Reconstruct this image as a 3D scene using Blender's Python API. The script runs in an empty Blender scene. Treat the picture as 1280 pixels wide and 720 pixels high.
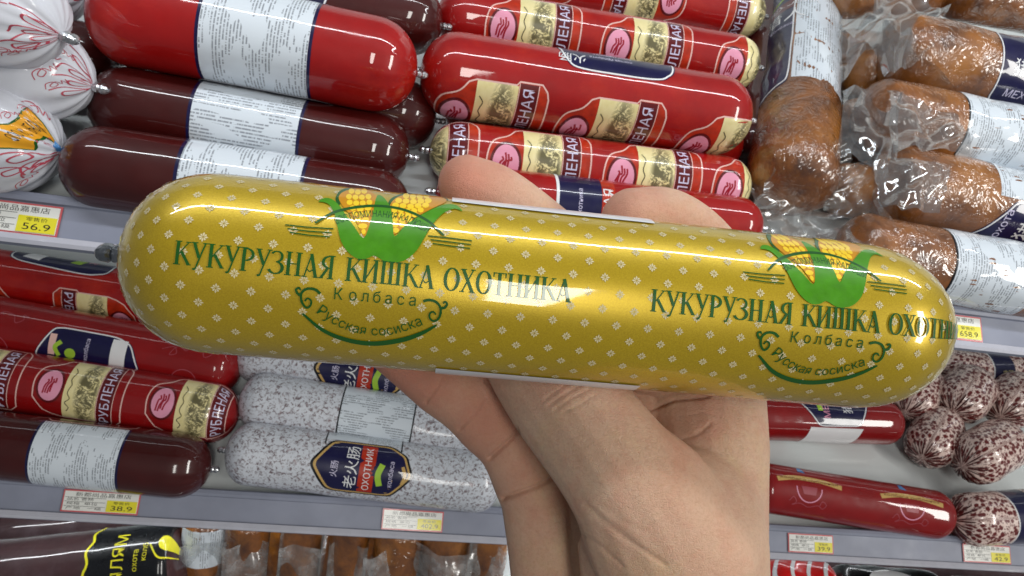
import bpy, bmesh, math, random
import numpy as np
from mathutils import Vector, Matrix

random.seed(7)
rng = np.random.default_rng(11)
scene = bpy.context.scene
COL = scene.collection

# ------------------------------------------------------------------ camera
F = 914.0                                   # focal length in photograph pixels (1280 wide)
CZ = 1.45                                   # camera height
CAM = np.array([0.0, 0.0, CZ])
ROT = np.array([[0.9795513, 0.11168716, 0.16734764],
                [-0.05221194, -0.66216093, 0.74754051],
                [0.19430175, -0.74099183, -0.64278919]])   # rows: world axes in camera axes (x right, y down, z forward)
cam_data = bpy.data.cameras.new('camera')
cam = bpy.data.objects.new('camera', cam_data)
COL.objects.link(cam)
mw = Matrix.Identity(4)
for i in range(3):
    mw[i][0] = ROT[i][0]; mw[i][1] = -ROT[i][1]; mw[i][2] = -ROT[i][2]; mw[i][3] = CAM[i]
cam.matrix_world = mw
cam_data.angle = 2 * math.atan(640 / F)
cam_data.clip_start = 0.01
cam_data.clip_end = 50
cam_data.dof.use_dof = True
cam_data.dof.focus_distance = 0.215
cam_data.dof.aperture_fstop = 55
scene.camera = cam

# ------------------------------------------------------------------ world, lamps, exposure
world = bpy.data.worlds.new('World')
scene.world = world
world.use_nodes = True
bg = world.node_tree.nodes['Background']
bg.inputs[0].default_value = (0.86, 0.93, 1.0, 1)
bg.inputs[1].default_value = 0.11
scene.view_settings.view_transform = 'Standard'
scene.view_settings.look = 'None'
scene.view_settings.exposure = 0.3
scene.view_settings.gamma = 1.0


def area_lamp(name, loc, target, sx, sy, watts, color):
    d = bpy.data.lights.new(name, 'AREA')
    d.shape = 'RECTANGLE'; d.size = sx; d.size_y = sy; d.energy = watts; d.color = color
    o = bpy.data.objects.new(name, d)
    COL.objects.link(o)
    o.location = loc
    z = -(Vector(target) - Vector(loc)).normalized(); x = Vector((1, 0, 0)); y = z.cross(x).normalized(); x = y.cross(z)
    o.rotation_euler = Matrix((x, y, z)).transposed().to_euler()
    return o


TILT = math.radians(10)
TT = math.tan(TILT)
FRONT = 0.396
Z_UP, Z_LOW, Z_BOT = CZ - 0.322, CZ - 0.639, CZ - 0.95        # deck heights at the front edge
strip = area_lamp('canopy_lamp', (0.12, 0.46, CZ + 0.50), (0.12, 0.44, CZ - 0.4), 1.76, 0.022, 5.2, (0.93, 0.97, 1.0))
bottom_fill = area_lamp('under_shelf_light', (0.50, 0.50, Z_LOW - .012), (0.50, 0.47, Z_LOW - .3), 2.4, 0.010, 2.4, (0.93, 0.97, 1.0))  # added strip with no known source, brightens the bottom packets
under = area_lamp('under_shelf_light', (0.50, 0.60, Z_UP + .012), (0.50, 0.57, Z_UP - .3), 2.4, 0.005, 0.30, (0.93, 0.97, 1.0))
ceil_a = area_lamp('ceiling_lamp', (0.17, -1.75, CZ + 1.30), (0.17, -1.7, CZ - 0.3), 0.30, 1.7, 23.0, (1.0, 0.98, 0.93))
ceil_b = area_lamp('ceiling_lamp', (2.5, -1.1, CZ + 1.30), (0.6, 0.4, CZ - 0.4), 0.40, 1.7, 40.0, (1.0, 0.98, 0.93))


def cam_ray(x, y):
    return ROT @ np.array([(x - 640) / F, (y - 360) / F, 1.0])


def at_depth(x, y, d):
    return CAM + cam_ray(x, y) * d


def project(P):
    v = (np.asarray(P) - CAM) @ ROT
    return np.stack([v[..., 0] / v[..., 2] * F + 640, v[..., 1] / v[..., 2] * F + 360, v[..., 2]], -1)




def on_deck(x, y, z0, h):
    """the point of the pixel's ray that lies h above a tilted deck"""
    d = cam_ray(x, y)
    k = (z0 - CZ - FRONT * TT + h / math.cos(TILT)) / (d[2] - TT * d[1])
    return CAM + d * k


# ------------------------------------------------------------------ materials
def lin(r, g, b):
    f = lambda c: (c / 255 / 12.92) if c / 255 <= 0.04045 else ((c / 255 + 0.055) / 1.055) ** 2.4
    return (f(r), f(g), f(b))


MATS = {}


class NT:
    def __init__(self, m):
        self.t = m.node_tree; self.n = self.t.nodes; self.l = self.t.links
    def new(self, kind, **kw):
        n = self.n.new(kind)
        for k, v in kw.items(): setattr(n, k, v)
        return n
    def put(self, sock, val):
        if hasattr(val, 'is_linked') or isinstance(val, bpy.types.NodeSocket): self.l.new(val, sock)
        else:
            if isinstance(val, tuple) and len(val) == 3 and sock.type == 'RGBA': val = (*val, 1)
            sock.default_value = val
    def math(self, op, a, b=0.0, c=0.0, clamp=False):
        n = self.new('ShaderNodeMath', operation=op); n.use_clamp = clamp
        self.put(n.inputs[0], a); self.put(n.inputs[1], b); self.put(n.inputs[2], c)
        return n.outputs[0]
    def mix(self, fac, a, b):
        n = self.new('ShaderNodeMix', data_type='RGBA')
        self.put(n.inputs[0], fac); self.put(n.inputs[6], a); self.put(n.inputs[7], b)
        return n.outputs[2]
    def noise(self, vec, scale, detail=3, rough=.55, dist=0.0):
        n = self.new('ShaderNodeTexNoise')
        if vec is not None: self.l.new(vec, n.inputs['Vector'])
        n.inputs['Scale'].default_value = scale; n.inputs['Detail'].default_value = detail
        n.inputs['Roughness'].default_value = rough; n.inputs['Distortion'].default_value = dist
        return n.outputs[0]
    def voronoi(self, vec, scale, feature='F1', out=0):
        n = self.new('ShaderNodeTexVoronoi', feature=feature)
        if vec is not None: self.l.new(vec, n.inputs['Vector'])
        n.inputs['Scale'].default_value = scale
        return n.outputs[out]
    def ramp(self, fac, lo, hi):
        n = self.new('ShaderNodeMapRange'); n.clamp = True
        self.put(n.inputs[0], fac); n.inputs[1].default_value = lo; n.inputs[2].default_value = hi
        return n.outputs[0]
    def coord(self, which='Object'):
        return self.new('ShaderNodeTexCoord').outputs[which]
    def uv(self):
        return self.coord('UV')
    def bump(self, h, strength, dist=0.001):
        n = self.new('ShaderNodeBump'); self.put(n.inputs['Height'], h)
        n.inputs['Strength'].default_value = strength; n.inputs['Distance'].default_value = dist
        return n.outputs[0]


def mat(name, col=(.5, .5, .5), rough=.4, metal=0.0, coat=0.0, coat_rough=.04, spec=.5, vary=0.10, vscale=60, bump=0.0, bscale=300):
    if coat >= .5: coat_rough = min(coat_rough, .03); spec = min(spec, .25)
    if name in MATS: return MATS[name]
    m = bpy.data.materials.new(name); m.use_nodes = True
    k = NT(m); b = k.n['Principled BSDF']
    oc = k.coord('Object')
    nz = k.noise(oc, vscale, 4)
    dark = tuple(c * (1 - vary) for c in col); lite = tuple(min(1, c * (1 + vary)) for c in col)
    k.l.new(k.mix(k.ramp(nz, .3, .7), dark, lite), b.inputs['Base Color'])
    b.inputs['Metallic'].default_value = metal
    r2 = k.noise(oc, vscale * 2.3, 3)
    k.l.new(k.math('MULTIPLY_ADD', k.ramp(r2, .3, .7), rough * .35, rough * .82), b.inputs['Roughness'])
    b.inputs['Specular IOR Level'].default_value = spec
    b.inputs['Coat Weight'].default_value = coat; b.inputs['Coat Roughness'].default_value = coat_rough
    if bump:
        k.l.new(k.bump(k.noise(oc, bscale, 4), bump), b.inputs['Normal'])
    MATS[name] = m
    return m


def casing(name, col, rough=.32, coat=.8, soft=.12, mottle=None, wave=.045):
    """tight glossy sausage casing: slightly uneven colour and a long soft ripple in the gloss"""
    m = mat(name, col, rough + .2, 0, coat, .022, .22, soft, 35)
    k = NT(m); b = k.n['Principled BSDF']
    oc = k.coord('Object')
    h = k.noise(oc, 30, 2)
    nb = k.bump(h, wave * 2.2, .0012)
    k.l.new(k.math('MULTIPLY_ADD', k.ramp(k.noise(oc, 26, 4, .65), .5, .8), .16, .02), b.inputs['Coat Roughness'])
    k.l.new(nb, b.inputs['Coat Normal']); k.l.new(nb, b.inputs['Normal'])
    if mottle:
        old = b.inputs['Base Color'].links[0].from_socket
        k.l.new(k.mix(k.math('MULTIPLY', k.ramp(k.noise(oc, 22, 5, .65), .5, .75), .5), old, mottle), b.inputs['Base Color'])
    return m


def gold_film():
    m = bpy.data.materials.new('gold_film'); m.use_nodes = True
    k = NT(m); b = k.n['Principled BSDF']; oc = k.coord('Object')
    spark = k.noise(oc, 2600, 2, .7)
    col = k.mix(k.ramp(spark, .3, .7), lin(184, 152, 14), lin(208, 178, 30))
    col = k.mix(k.math('MULTIPLY', k.ramp(k.noise(oc, 30, 3), .35, .7), .3), col, lin(184, 152, 20))
    k.l.new(col, b.inputs['Base Color'])
    b.inputs['Metallic'].default_value = .38
    b.inputs['Roughness'].default_value = .36
    b.inputs['Coat Weight'].default_value = 1.0; b.inputs['Coat Roughness'].default_value = .05
    nb = k.bump(k.noise(oc, 45, 3), .035, .001)
    k.l.new(nb, b.inputs['Coat Normal'])
    k.l.new(k.bump(spark, .06, .0003), b.inputs['Normal'])
    return m


def text_label(name, base, ink, pitch=.0021, along='t', fill=.42):
    """white paper print too small to read: lines of word-like marks; UV is in metres (s, t)"""
    m = bpy.data.materials.new(name); m.use_nodes = True
    k = NT(m); b = k.n['Principled BSDF']
    sep = k.new('ShaderNodeSeparateXYZ'); k.l.new(k.uv(), sep.inputs[0])
    s, t = sep.outputs[0], sep.outputs[1]
    if along == 's': s, t = t, s
    a = k.math('DIVIDE', s, pitch)
    row = k.math('FLOOR', a); fr = k.math('FRACT', a)
    line = k.math('MULTIPLY', k.math('GREATER_THAN', fr, .25), k.math('LESS_THAN', fr, .72))
    cv = k.new('ShaderNodeCombineXYZ')
    k.l.new(k.math('MULTIPLY', t, 1 / .0016), cv.inputs[0]); k.l.new(k.math('MULTIPLY', row, 5.37), cv.inputs[1])
    letters = k.math('GREATER_THAN', k.noise(cv.outputs[0], 1.6, 1), .43)
    cw = k.new('ShaderNodeCombineXYZ')
    k.l.new(k.math('MULTIPLY', t, 1 / .012), cw.inputs[0]); k.l.new(k.math('MULTIPLY', row, 3.1), cw.inputs[1])
    words = k.math('GREATER_THAN', k.noise(cw.outputs[0], 1.0, 2), fill)
    ce = k.new('ShaderNodeCombineXYZ')
    k.l.new(k.math('MULTIPLY', s, 1 / .011), ce.inputs[0]); k.l.new(k.math('MULTIPLY', t, 1 / .03), ce.inputs[1])
    block = k.math('GREATER_THAN', k.noise(ce.outputs[0], 1.0, 1), .47)
    f = k.math('MULTIPLY', k.math('MULTIPLY', line, letters), k.math('MULTIPLY', words, block))
    f = k.math('MULTIPLY', f, .62)
    k.l.new(k.mix(f, base, ink), b.inputs['Base Color'])
    b.inputs['Roughness'].default_value = .4
    b.inputs['Coat Weight'].default_value = .8; b.inputs['Coat Roughness'].default_value = .03; b.inputs['Specular IOR Level'].default_value = .2
    k.l.new(k.bump(k.noise(k.coord('Object'), 60, 2), .08, .001), b.inputs['Coat Normal'])
    return m


def engraving():
    """old print of a hunting scene: dark scribbled strokes gathered round the middle of the cream panel"""
    m = bpy.data.materials.new('engraved_cream'); m.use_nodes = True
    k = NT(m); b = k.n['Principled BSDF']
    sep = k.new('ShaderNodeSeparateXYZ'); k.l.new(k.uv(), sep.inputs[0])
    u, v = sep.outputs[0], sep.outputs[1]
    du = k.math('DIVIDE', k.math('SUBTRACT', u, .66), .36)
    dv = k.math('DIVIDE', k.math('SUBTRACT', v, .46), .62)
    rad = k.math('ADD', k.math('MULTIPLY', du, du), k.math('MULTIPLY', dv, dv))
    vec = k.new('ShaderNodeCombineXYZ'); k.l.new(k.math('MULTIPLY', u, .6), vec.inputs[0]); k.l.new(v, vec.inputs[1])
    n1 = k.noise(vec.outputs[0], 6.5, 5, .7, 1.8)
    st = k.math('LESS_THAN', k.math('ABSOLUTE', k.math('SUBTRACT', n1, .5)), .05)
    n2 = k.ramp(k.noise(vec.outputs[0], 5, 4, .6, .6), .54, .57)
    mk = k.math('MULTIPLY', k.math('MAXIMUM', k.math('MULTIPLY', st, .8), k.math('MULTIPLY', n2, .85)), k.ramp(rad, 1.15, .45))
    base = k.mix(k.ramp(k.noise(k.uv(), 5, 3), .3, .7), lin(222, 208, 146), lin(234, 222, 170))
    k.l.new(k.mix(mk, base, lin(44, 42, 22)), b.inputs['Base Color'])
    b.inputs['Roughness'].default_value = .3; b.inputs['Coat Weight'].default_value = .7; b.inputs['Coat Roughness'].default_value = .06
    return m


def salami_white():
    m = bpy.data.materials.new('white_mould_casing'); m.use_nodes = True
    k = NT(m); b = k.n['Principled BSDF']; oc = k.coord('Object')
    sc = k.new('ShaderNodeMapping'); sc.inputs['Scale'].default_value = (1, 1, 1); k.l.new(oc, sc.inputs[0])
    n1 = k.noise(sc.outputs[0], 300, 4, .65, .8)
    n2 = k.noise(sc.outputs[0], 420, 3, .7)
    f = k.math('MULTIPLY', k.ramp(n1, .50, .58), k.ramp(n2, .34, .55))
    col = k.mix(f, lin(208, 212, 220), lin(112, 96, 100))
    col = k.mix(k.math('MULTIPLY', k.ramp(k.noise(oc, 170, 2), .64, .7), .5), col, lin(140, 110, 112))
    k.l.new(col, b.inputs['Base Color'])
    b.inputs['Roughness'].default_value = .42; b.inputs['Coat Weight'].default_value = .5; b.inputs['Coat Roughness'].default_value = .12
    k.l.new(k.bump(n1, .35, .0006), b.inputs['Normal'])
    return m


def salami_spotted():
    m = bpy.data.materials.new('spotted_casing'); m.use_nodes = True
    k = NT(m); b = k.n['Principled BSDF']; u = k.uv()
    mp = k.new('ShaderNodeMapping'); mp.inputs['Scale'].default_value = (1, 1, 1); k.l.new(u, mp.inputs[0])
    v1 = k.voronoi(mp.outputs[0], 205)
    jit = k.noise(mp.outputs[0], 500, 2)
    spots = k.ramp(k.math('ADD', v1, k.math('MULTIPLY', jit, .30)), .70, .56)
    v2 = k.voronoi(mp.outputs[0], 400)
    sp2 = k.math('MULTIPLY', k.ramp(v2, .42, .30), .85)
    base = k.mix(k.ramp(k.noise(u, 60, 3), .3, .7), lin(222, 190, 180), lin(236, 218, 208))
    k.l.new(k.mix(k.math('MAXIMUM', spots, sp2), base, lin(100, 18, 18)), b.inputs['Base Color'])
    b.inputs['Roughness'].default_value = .33; b.inputs['Coat Weight'].default_value = .7; b.inputs['Coat Roughness'].default_value = .08
    return m


def smoked_skin():
    """smoked sausage shrunk into clear film: blotchy brown and crumpled gloss"""
    m = bpy.data.materials.new('smoked_casing'); m.use_nodes = True
    k = NT(m); b = k.n['Principled BSDF']; oc = k.coord('Object')
    n1 = k.ramp(k.noise(oc, 38, 6, .65, .4), .32, .68)
    col = k.mix(n1, lin(74, 37, 9), lin(146, 86, 27))
    col = k.mix(k.math('MULTIPLY', k.ramp(k.noise(oc, 17, 4), .52, .72), .75), col, lin(180, 114, 34))
    col = k.mix(k.math('MULTIPLY', k.ramp(k.noise(oc, 110, 5, .7), .55, .75), .5), col, lin(70, 32, 14))
    k.l.new(col, b.inputs['Base Color'])
    b.inputs['Roughness'].default_value = .45
    b.inputs['Coat Weight'].default_value = 1; b.inputs['Coat Roughness'].default_value = .06; b.inputs['Coat IOR'].default_value = 1.7
    wv = k.noise(oc, 50, 2, .5, 2.2)
    cr = k.math('ABSOLUTE', k.math('SUBTRACT', wv, .5))
    cr2 = k.math('ABSOLUTE', k.math('SUBTRACT', k.noise(oc, 150, 2, .6, 1.2), .5))
    k.l.new(k.bump(k.math('ADD', k.ramp(cr, 0, .2), k.math('MULTIPLY', k.ramp(cr2, 0, .2), .10)), .42, .0018), b.inputs['Coat Normal'])
    return m


def film_mat(name='clear_film', haze=(.24, .05)):
    m = bpy.data.materials.new(name); m.use_nodes = True
    k = NT(m); out = k.n['Material Output']; k.n.remove(k.n['Principled BSDF'])
    oc = k.coord('Object')
    nb = k.bump(k.noise(oc, 60, 3, .55, .6), .35, .002)
    tr = k.new('ShaderNodeBsdfTransparent'); tr.inputs[0].default_value = (.93, .94, .94, 1)
    gl = k.new('ShaderNodeBsdfGlossy'); gl.inputs['Roughness'].default_value = .13; k.l.new(nb, gl.inputs['Normal'])
    df = k.new('ShaderNodeBsdfTranslucent'); df.inputs[0].default_value = (.75, .76, .76, 1)
    d2 = k.new('ShaderNodeBsdfDiffuse'); d2.inputs[0].default_value = (.75, .76, .76, 1)
    lw = k.new('ShaderNodeLayerWeight'); lw.inputs[0].default_value = .35; k.l.new(nb, lw.inputs[1])
    m1 = k.new('ShaderNodeMixShader'); m1.inputs[0].default_value = .5
    k.l.new(df.outputs[0], m1.inputs[1]); k.l.new(d2.outputs[0], m1.inputs[2])
    m2 = k.new('ShaderNodeMixShader')
    k.l.new(k.math('MULTIPLY_ADD', k.ramp(k.noise(oc, 55, 5, .65), .42, .78), *haze), m2.inputs[0])
    k.l.new(tr.outputs[0], m2.inputs[1]); k.l.new(m1.outputs[0], m2.inputs[2])
    m3 = k.new('ShaderNodeMixShader')
    k.l.new(k.math('MULTIPLY_ADD', lw.outputs[0], .34, .05), m3.inputs[0])
    k.l.new(m2.outputs[0], m3.inputs[1]); k.l.new(gl.outputs[0], m3.inputs[2])
    k.l.new(m3.outputs[0], out.inputs[0])
    return m


def skin_mat():
    m = bpy.data.materials.new('skin'); m.use_nodes = True
    k = NT(m); b = k.n['Principled BSDF']; oc = k.coord('Object')
    n1 = k.ramp(k.noise(oc, 26, 5, .65), .3, .7)
    col = k.mix(n1, lin(214, 170, 142), lin(232, 198, 170))
    col = k.mix(k.math('MULTIPLY', k.ramp(k.noise(oc, 75, 5, .7), .46, .70), .6), col, lin(214, 152, 128))
    col = k.mix(k.math('MULTIPLY', k.ramp(k.noise(oc, 48, 4, .6, .5), .55, .75), .40), col, lin(228, 200, 152))
    col = k.mix(k.math('MULTIPLY', k.ramp(k.noise(oc, 800, 4, .75), .45, .75), .34), col, lin(176, 120, 92))
    at = k.new('ShaderNodeAttribute'); at.attribute_name = 'rosy'
    col = k.mix(at.outputs['Fac'], col, lin(206, 138, 116))
    k.l.new(col, b.inputs['Base Color'])
    b.inputs['Roughness'].default_value = .48
    b.inputs['Specular IOR Level'].default_value = .4
    b.inputs['Subsurface Weight'].default_value = .25
    b.inputs['Subsurface Radius'].default_value = (1.0, .35, .18)
    b.inputs['Subsurface Scale'].default_value = .0035
    mp = k.new('ShaderNodeMapping'); mp.inputs['Rotation'].default_value = (.3, .5, .7); mp.inputs['Scale'].default_value = (1, 2.2, 1)
    k.l.new(oc, mp.inputs[0])
    v1 = k.voronoi(mp.outputs[0], 1500, 'DISTANCE_TO_EDGE')
    v2 = k.noise(mp.outputs[0], 520, 5, .75, .8)
    v3 = k.voronoi(mp.outputs[0], 620, 'DISTANCE_TO_EDGE')
    h = k.math('ADD', k.ramp(v1, 0, .12), k.math('MULTIPLY', v2, 1.6))
    h = k.math('ADD', h, k.math('MULTIPLY', k.ramp(v3, 0, .10), .8))
    k.l.new(k.bump(h, .50, .0006), b.inputs['Normal'])
    return m


M_GOLD = gold_film()
M_RED = casing('red_casing', lin(152, 8, 8), .3, .9, .12, lin(196, 46, 16))
M_DRED = casing('deep_red_casing', lin(134, 9, 12), .3, .9, .12)
M_BROWN = casing('dark_brown_casing', lin(62, 9, 7), .28, .9, .15)
M_SMOKE = smoked_skin()
M_SALW = salami_white()
M_SALS = salami_spotted()
M_FILM = film_mat()
M_HAZY = film_mat('hazy_film', (.5, .16))
M_SKIN = skin_mat()
M_STEEL = mat('clip_metal', (.62, .63, .65), .32, 1.0, vary=.15, vscale=400, bump=.2, bscale=500)
M_DSTEEL = mat('dark_clip_metal', (.30, .31, .33), .22, 1.0, vary=.3, vscale=300, bump=.2, bscale=400)  # darker, smoother metal for the gold sausage's clip
M_WHITE = mat('print_white', lin(226, 226, 228), .4, 0, .6, .06, vary=.03)
M_NAVY = mat('print_navy', lin(22, 20, 62), .35, 0, .7, .06, vary=.15)
M_BLACK = mat('print_black', lin(20, 20, 24), .35, 0, .7, .06)
M_INK = mat('print_ink', lin(40, 38, 34), .4, 0, .5)
M_PINK = mat('print_pink', lin(222, 150, 175), .35, 0, .7, .06, vary=.08)
M_SCRIPT = mat('print_script_red', lin(150, 16, 40), .35, 0, .7, .06)
M_BAND = mat('print_maroon', lin(92, 16, 20), .35, 0, .7, .06)
M_PALE = mat('print_pale_line', lin(226, 184, 176), .35, 0, .7, .06)
M_ORANGE = mat('print_orange_red', lin(172, 44, 20), .35, 0, .7, .06, vary=.25, vscale=160)
M_LILAC = mat('print_lilac', lin(206, 200, 226), .35, 0, .7, .06)
M_CREAM = engraving()
M_TXT = text_label('small_print_paper', lin(214, 222, 230), lin(58, 62, 74))
M_TXT2 = text_label('small_print_paper_rows', lin(210, 218, 226), lin(70, 74, 86), .0024, 's', .38)
M_GREEN = mat('print_dark_green', lin(26, 86, 24), .35, 0, .8, .03, vary=.1)
M_LEAF = mat('print_leaf_green', lin(72, 142, 18), .35, 0, .8, .03, vary=.14, vscale=220)
M_CORN = mat('print_corn_yellow', lin(246, 208, 40), .35, 0, .8, .03, vary=.08)
M_KERNEL = mat('print_corn_line', lin(204, 140, 12), .35, 0, .8, .03)
M_FLAKE = mat('print_snow_white', lin(214, 202, 160), .4, 0, .8, .03, vary=.05)
M_HAMW = casing('ham_film_white', lin(206, 208, 216), .4, .5, .05)
M_YEL = mat('print_yellow', lin(228, 160, 34), .4, 0, .5, .08)
M_BLUE = mat('blue_tab', lin(70, 130, 190), .4, 0, .5)
M_LIME = mat('print_lime', lin(158, 196, 60), .4, 0, .6)
M_DECK = mat('deck_enamel', lin(205, 210, 210), .35, 0, .3, .1, vary=.05, vscale=9)
M_RAIL = mat('rail_plastic', lin(132, 136, 152), .5, 0, .12, .3, spec=.3, vary=.10, vscale=22)
M_EDGE = mat('rail_edge', lin(182, 182, 192), .3, 0, .6, .1, vary=.05)
M_TAG = mat('tag_paper', lin(222, 222, 216), .5, 0, .4, .1, vary=.03)
M_TAGY = mat('tag_yellow', lin(226, 214, 30), .5, 0, .4, .1, vary=.04)
M_TAGR = mat('tag_red_border', lin(196, 84, 88), .5, 0, .4, .1)
M_TAN = mat('print_tan', lin(196, 160, 96), .4, 0, .6, .06, vary=.2, vscale=700)


# ------------------------------------------------------------------ object helpers
def mesh_obj(name, verts, faces, material, parent=None, smooth=True, uvs=None, normals=None):
    me = bpy.data.meshes.new(name)
    me.from_pydata([tuple(v) for v in verts], [], [tuple(f) for f in faces])
    if smooth: me.polygons.foreach_set('use_smooth', [True] * len(me.polygons))
    if uvs is not None:
        lay = me.uv_layers.new(name='UVMap')
        idx = np.zeros(len(me.loops), int); me.loops.foreach_get('vertex_index', idx)
        lay.data.foreach_set('uv', np.asarray(uvs, float)[idx].ravel())
    me.materials.append(material)
    me.update()
    if normals is not None:
        me.normals_split_custom_set_from_vertices([tuple(n) for n in normals])
    o = bpy.data.objects.new(name, me)
    COL.objects.link(o)
    if parent is not None:
        o.parent = parent
        o.matrix_parent_inverse = Matrix.Translation(-Vector(parent.location))
    return o


def thing(name, label, cat, loc, group=None):
    o = bpy.data.objects.new(name, None); COL.objects.link(o)
    o.empty_display_size = .02
    o.location = tuple(loc)
    o['label'] = label; o['category'] = cat
    if group: o['group'] = group
    return o


def unit(v):
    v = np.asarray(v, float); return v / np.linalg.norm(v)


# ---- flat figures in 2D: a figure is (points, faces)
def fig_poly(pts):
    return ([tuple(p) for p in pts], [tuple(range(len(pts)))])


def fig_rect(x0, x1, y0, y1):
    return fig_poly([(x0, y0), (x1, y0), (x1, y1), (x0, y1)])


def fig_ellipse(cx, cy, rx, ry, n=28, a0=0.0):
    return fig_poly([(cx + rx * math.cos(a0 + 2 * math.pi * i / n), cy + ry * math.sin(a0 + 2 * math.pi * i / n)) for i in range(n)])


def fig_stroke(pts, w, closed=False, taper=None):
    pts = [np.array(p, float) for p in pts]
    n = len(pts); V = []; Fc = []
    for i, p in enumerate(pts):
        a = pts[(i - 1) % n] if (closed or i > 0) else p
        b = pts[(i + 1) % n] if (closed or i < n - 1) else p
        d = b - a; d = d / (np.linalg.norm(d) + 1e-12)
        nn = np.array([-d[1], d[0]])
        ww = w * (taper(i / (n - 1)) if taper else 1.0) / 2
        V += [tuple(p + nn * ww), tuple(p - nn * ww)]
    for i in range(n if closed else n - 1):
        j = (i + 1) % n
        Fc.append((2 * i, 2 * i + 1, 2 * j + 1, 2 * j))
    return (V, Fc)


def curve_pts(pts, sub=8, closed=False):
    P = [np.array(p, float) for p in pts]; n = len(P); out = []
    for i in range(n if closed else n - 1):
        p0 = P[(i - 1) % n] if (closed or i > 0) else 2 * P[0] - P[1]
        p1 = P[i]; p2 = P[(i + 1) % n]
        p3 = P[(i + 2) % n] if (closed or i + 2 < n) else 2 * P[-1] - P[-2]
        for k in range(sub):
            t = k / sub
            out.append(.5 * ((2 * p1) + (-p0 + p2) * t + (2 * p0 - 5 * p1 + 4 * p2 - p3) * t * t + (-p0 + 3 * p1 - 3 * p2 + p3) * t ** 3))
    if not closed: out.append(P[-1])
    return out


def fig_map(fig, fn):
    return ([fn(x, y) for x, y in fig[0]], fig[1])


def fig_join(figs):
    V = []; Fc = []
    for v, f in figs:
        o = len(V); V += list(v); Fc += [tuple(i + o for i in q) for q in f]
    return (V, Fc)


TXT = {}


def fig_text(s, squeeze=1.0):
    """a flat figure of the built-in font: cap height about 0.73, baseline y = 0; returns figure and width"""
    if s not in TXT:
        c = bpy.data.curves.new('t', 'FONT'); c.body = s; c.resolution_u = 3
        o = bpy.data.objects.new('t', c); COL.objects.link(o)
        dg = bpy.context.evaluated_depsgraph_get(); dg.update()
        me = bpy.data.meshes.new_from_object(o.evaluated_get(dg))
        V = [(v.co.x, v.co.y) for v in me.vertices]; Fc = [tuple(p.vertices) for p in me.polygons]
        COL.objects.unlink(o); bpy.data.objects.remove(o); bpy.data.curves.remove(c); bpy.data.meshes.remove(me)
        TXT[s] = (V, Fc)
    V, Fc = TXT[s]
    if not V: return ([], []), 0.3
    x0 = min(v[0] for v in V); x1 = max(v[0] for v in V)
    return ([((x - x0) * squeeze, y) for x, y in V], Fc), (x1 - x0) * squeeze


# serif letters of the gold sausage's name, drawn in strokes (height 1)
def serif_letter(ch):
    TH, TN, SV = .125, .045, .045
    L = []
    def ln(x0, y0, x1, y1, w): L.append(fig_stroke([(x0, y0), (x1, y1)], w))
    def sv(x, y, w=.24): L.append(fig_rect(x - w / 2, x + w / 2, y - SV / 2, y + SV / 2))
    def arc(cx, cy, rx, ry, a0, a1, thick, thin=TN, n=16):
        pts = [(cx + rx * math.cos(math.radians(a0 + (a1 - a0) * i / n)), cy + ry * math.sin(math.radians(a0 + (a1 - a0) * i / n))) for i in range(n + 1)]
        L.append(fig_stroke(pts, 1.0, taper=lambda q: thin + (thick - thin) * abs(math.cos(math.radians(a0 + (a1 - a0) * q)))))
    w = .5
    if ch == 'К':
        w = .56; ln(.12, 0, .12, 1, TH); sv(.12, 1); sv(.12, 0); ln(.17, .45, .48, .97, TN); sv(.48, .98, .18); ln(.26, .56, .54, .02, TH * .9); sv(.55, .01, .16)
    elif ch == 'У':
        w = .54; ln(.08, 1, .30, .34, TH * .9); sv(.10, 1, .22); ln(.48, 1, .20, -.12, TN * 1.3); sv(.48, 1, .18); ln(.10, -.16, .21, -.12, TH * .7)
    elif ch == 'Р':
        w = .50; ln(.12, 0, .12, 1, TH); sv(.12, 1); sv(.12, 0); arc(.17, .71, .27, .265, -90, 90, TH * .9)
    elif ch == 'З':
        w = .46; arc(.17, .75, .20, .23, -90, 150, TH * .8); arc(.16, .26, .25, .26, -160, 90, TH)
    elif ch == 'Н':
        w = .60; ln(.12, 0, .12, 1, TH); ln(.48, 0, .48, 1, TH); sv(.12, 1); sv(.12, 0); sv(.48, 1); sv(.48, 0); ln(.12, .5, .48, .5, TN)
    elif ch == 'А':
        w = .58; ln(.29, 1, .08, .0, TN * 1.2); ln(.28, 1.02, .50, .0, TH); sv(.08, 0, .2); sv(.50, 0, .2); ln(.16, .34, .27, .22, TN); ln(.27, .22, .42, .36, TN)
    elif ch == 'Я':
        w = .54; ln(.42, 0, .42, 1, TH); sv(.42, 1); sv(.42, 0); arc(.37, .72, .26, .26, 90, 270, TH * .9); ln(.30, .46, .08, .02, TH * .8); sv(.07, .01, .16)
    elif ch == 'И':
        w = .62; ln(.12, 0, .12, 1, TH); ln(.50, 0, .50, 1, TH); sv(.12, 1); sv(.12, 0); sv(.50, 1); sv(.50, 0); ln(.14, .12, .48, .90, TN * 1.2)
    elif ch == 'Ш':
        w = .80; [ln(x, 0, x, 1, TH) for x in (.12, .40, .68)]; [sv(x, 1) for x in (.12, .40, .68)]; ln(.02, .02, .78, .02, TN)
    elif ch == 'О':
        w = .58; arc(.29, .5, .24, .5, 0, 360, TH, n=30)
    elif ch == 'Х':
        w = .56; ln(.08, 1, .48, 0, TH); sv(.10, 1, .22); sv(.47, 0, .22); ln(.46, 1, .09, 0, TN * 1.2); sv(.46, 1, .18); sv(.09, 0, .18)
    elif ch == 'Т':
        w = .52; ln(.26, 0, .26, 1, TH); sv(.26, 0); ln(.02, .98, .50, .98, TN); ln(.03, 1, .03, .80, TN); ln(.49, 1, .49, .80, TN)
    return L, w


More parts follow.
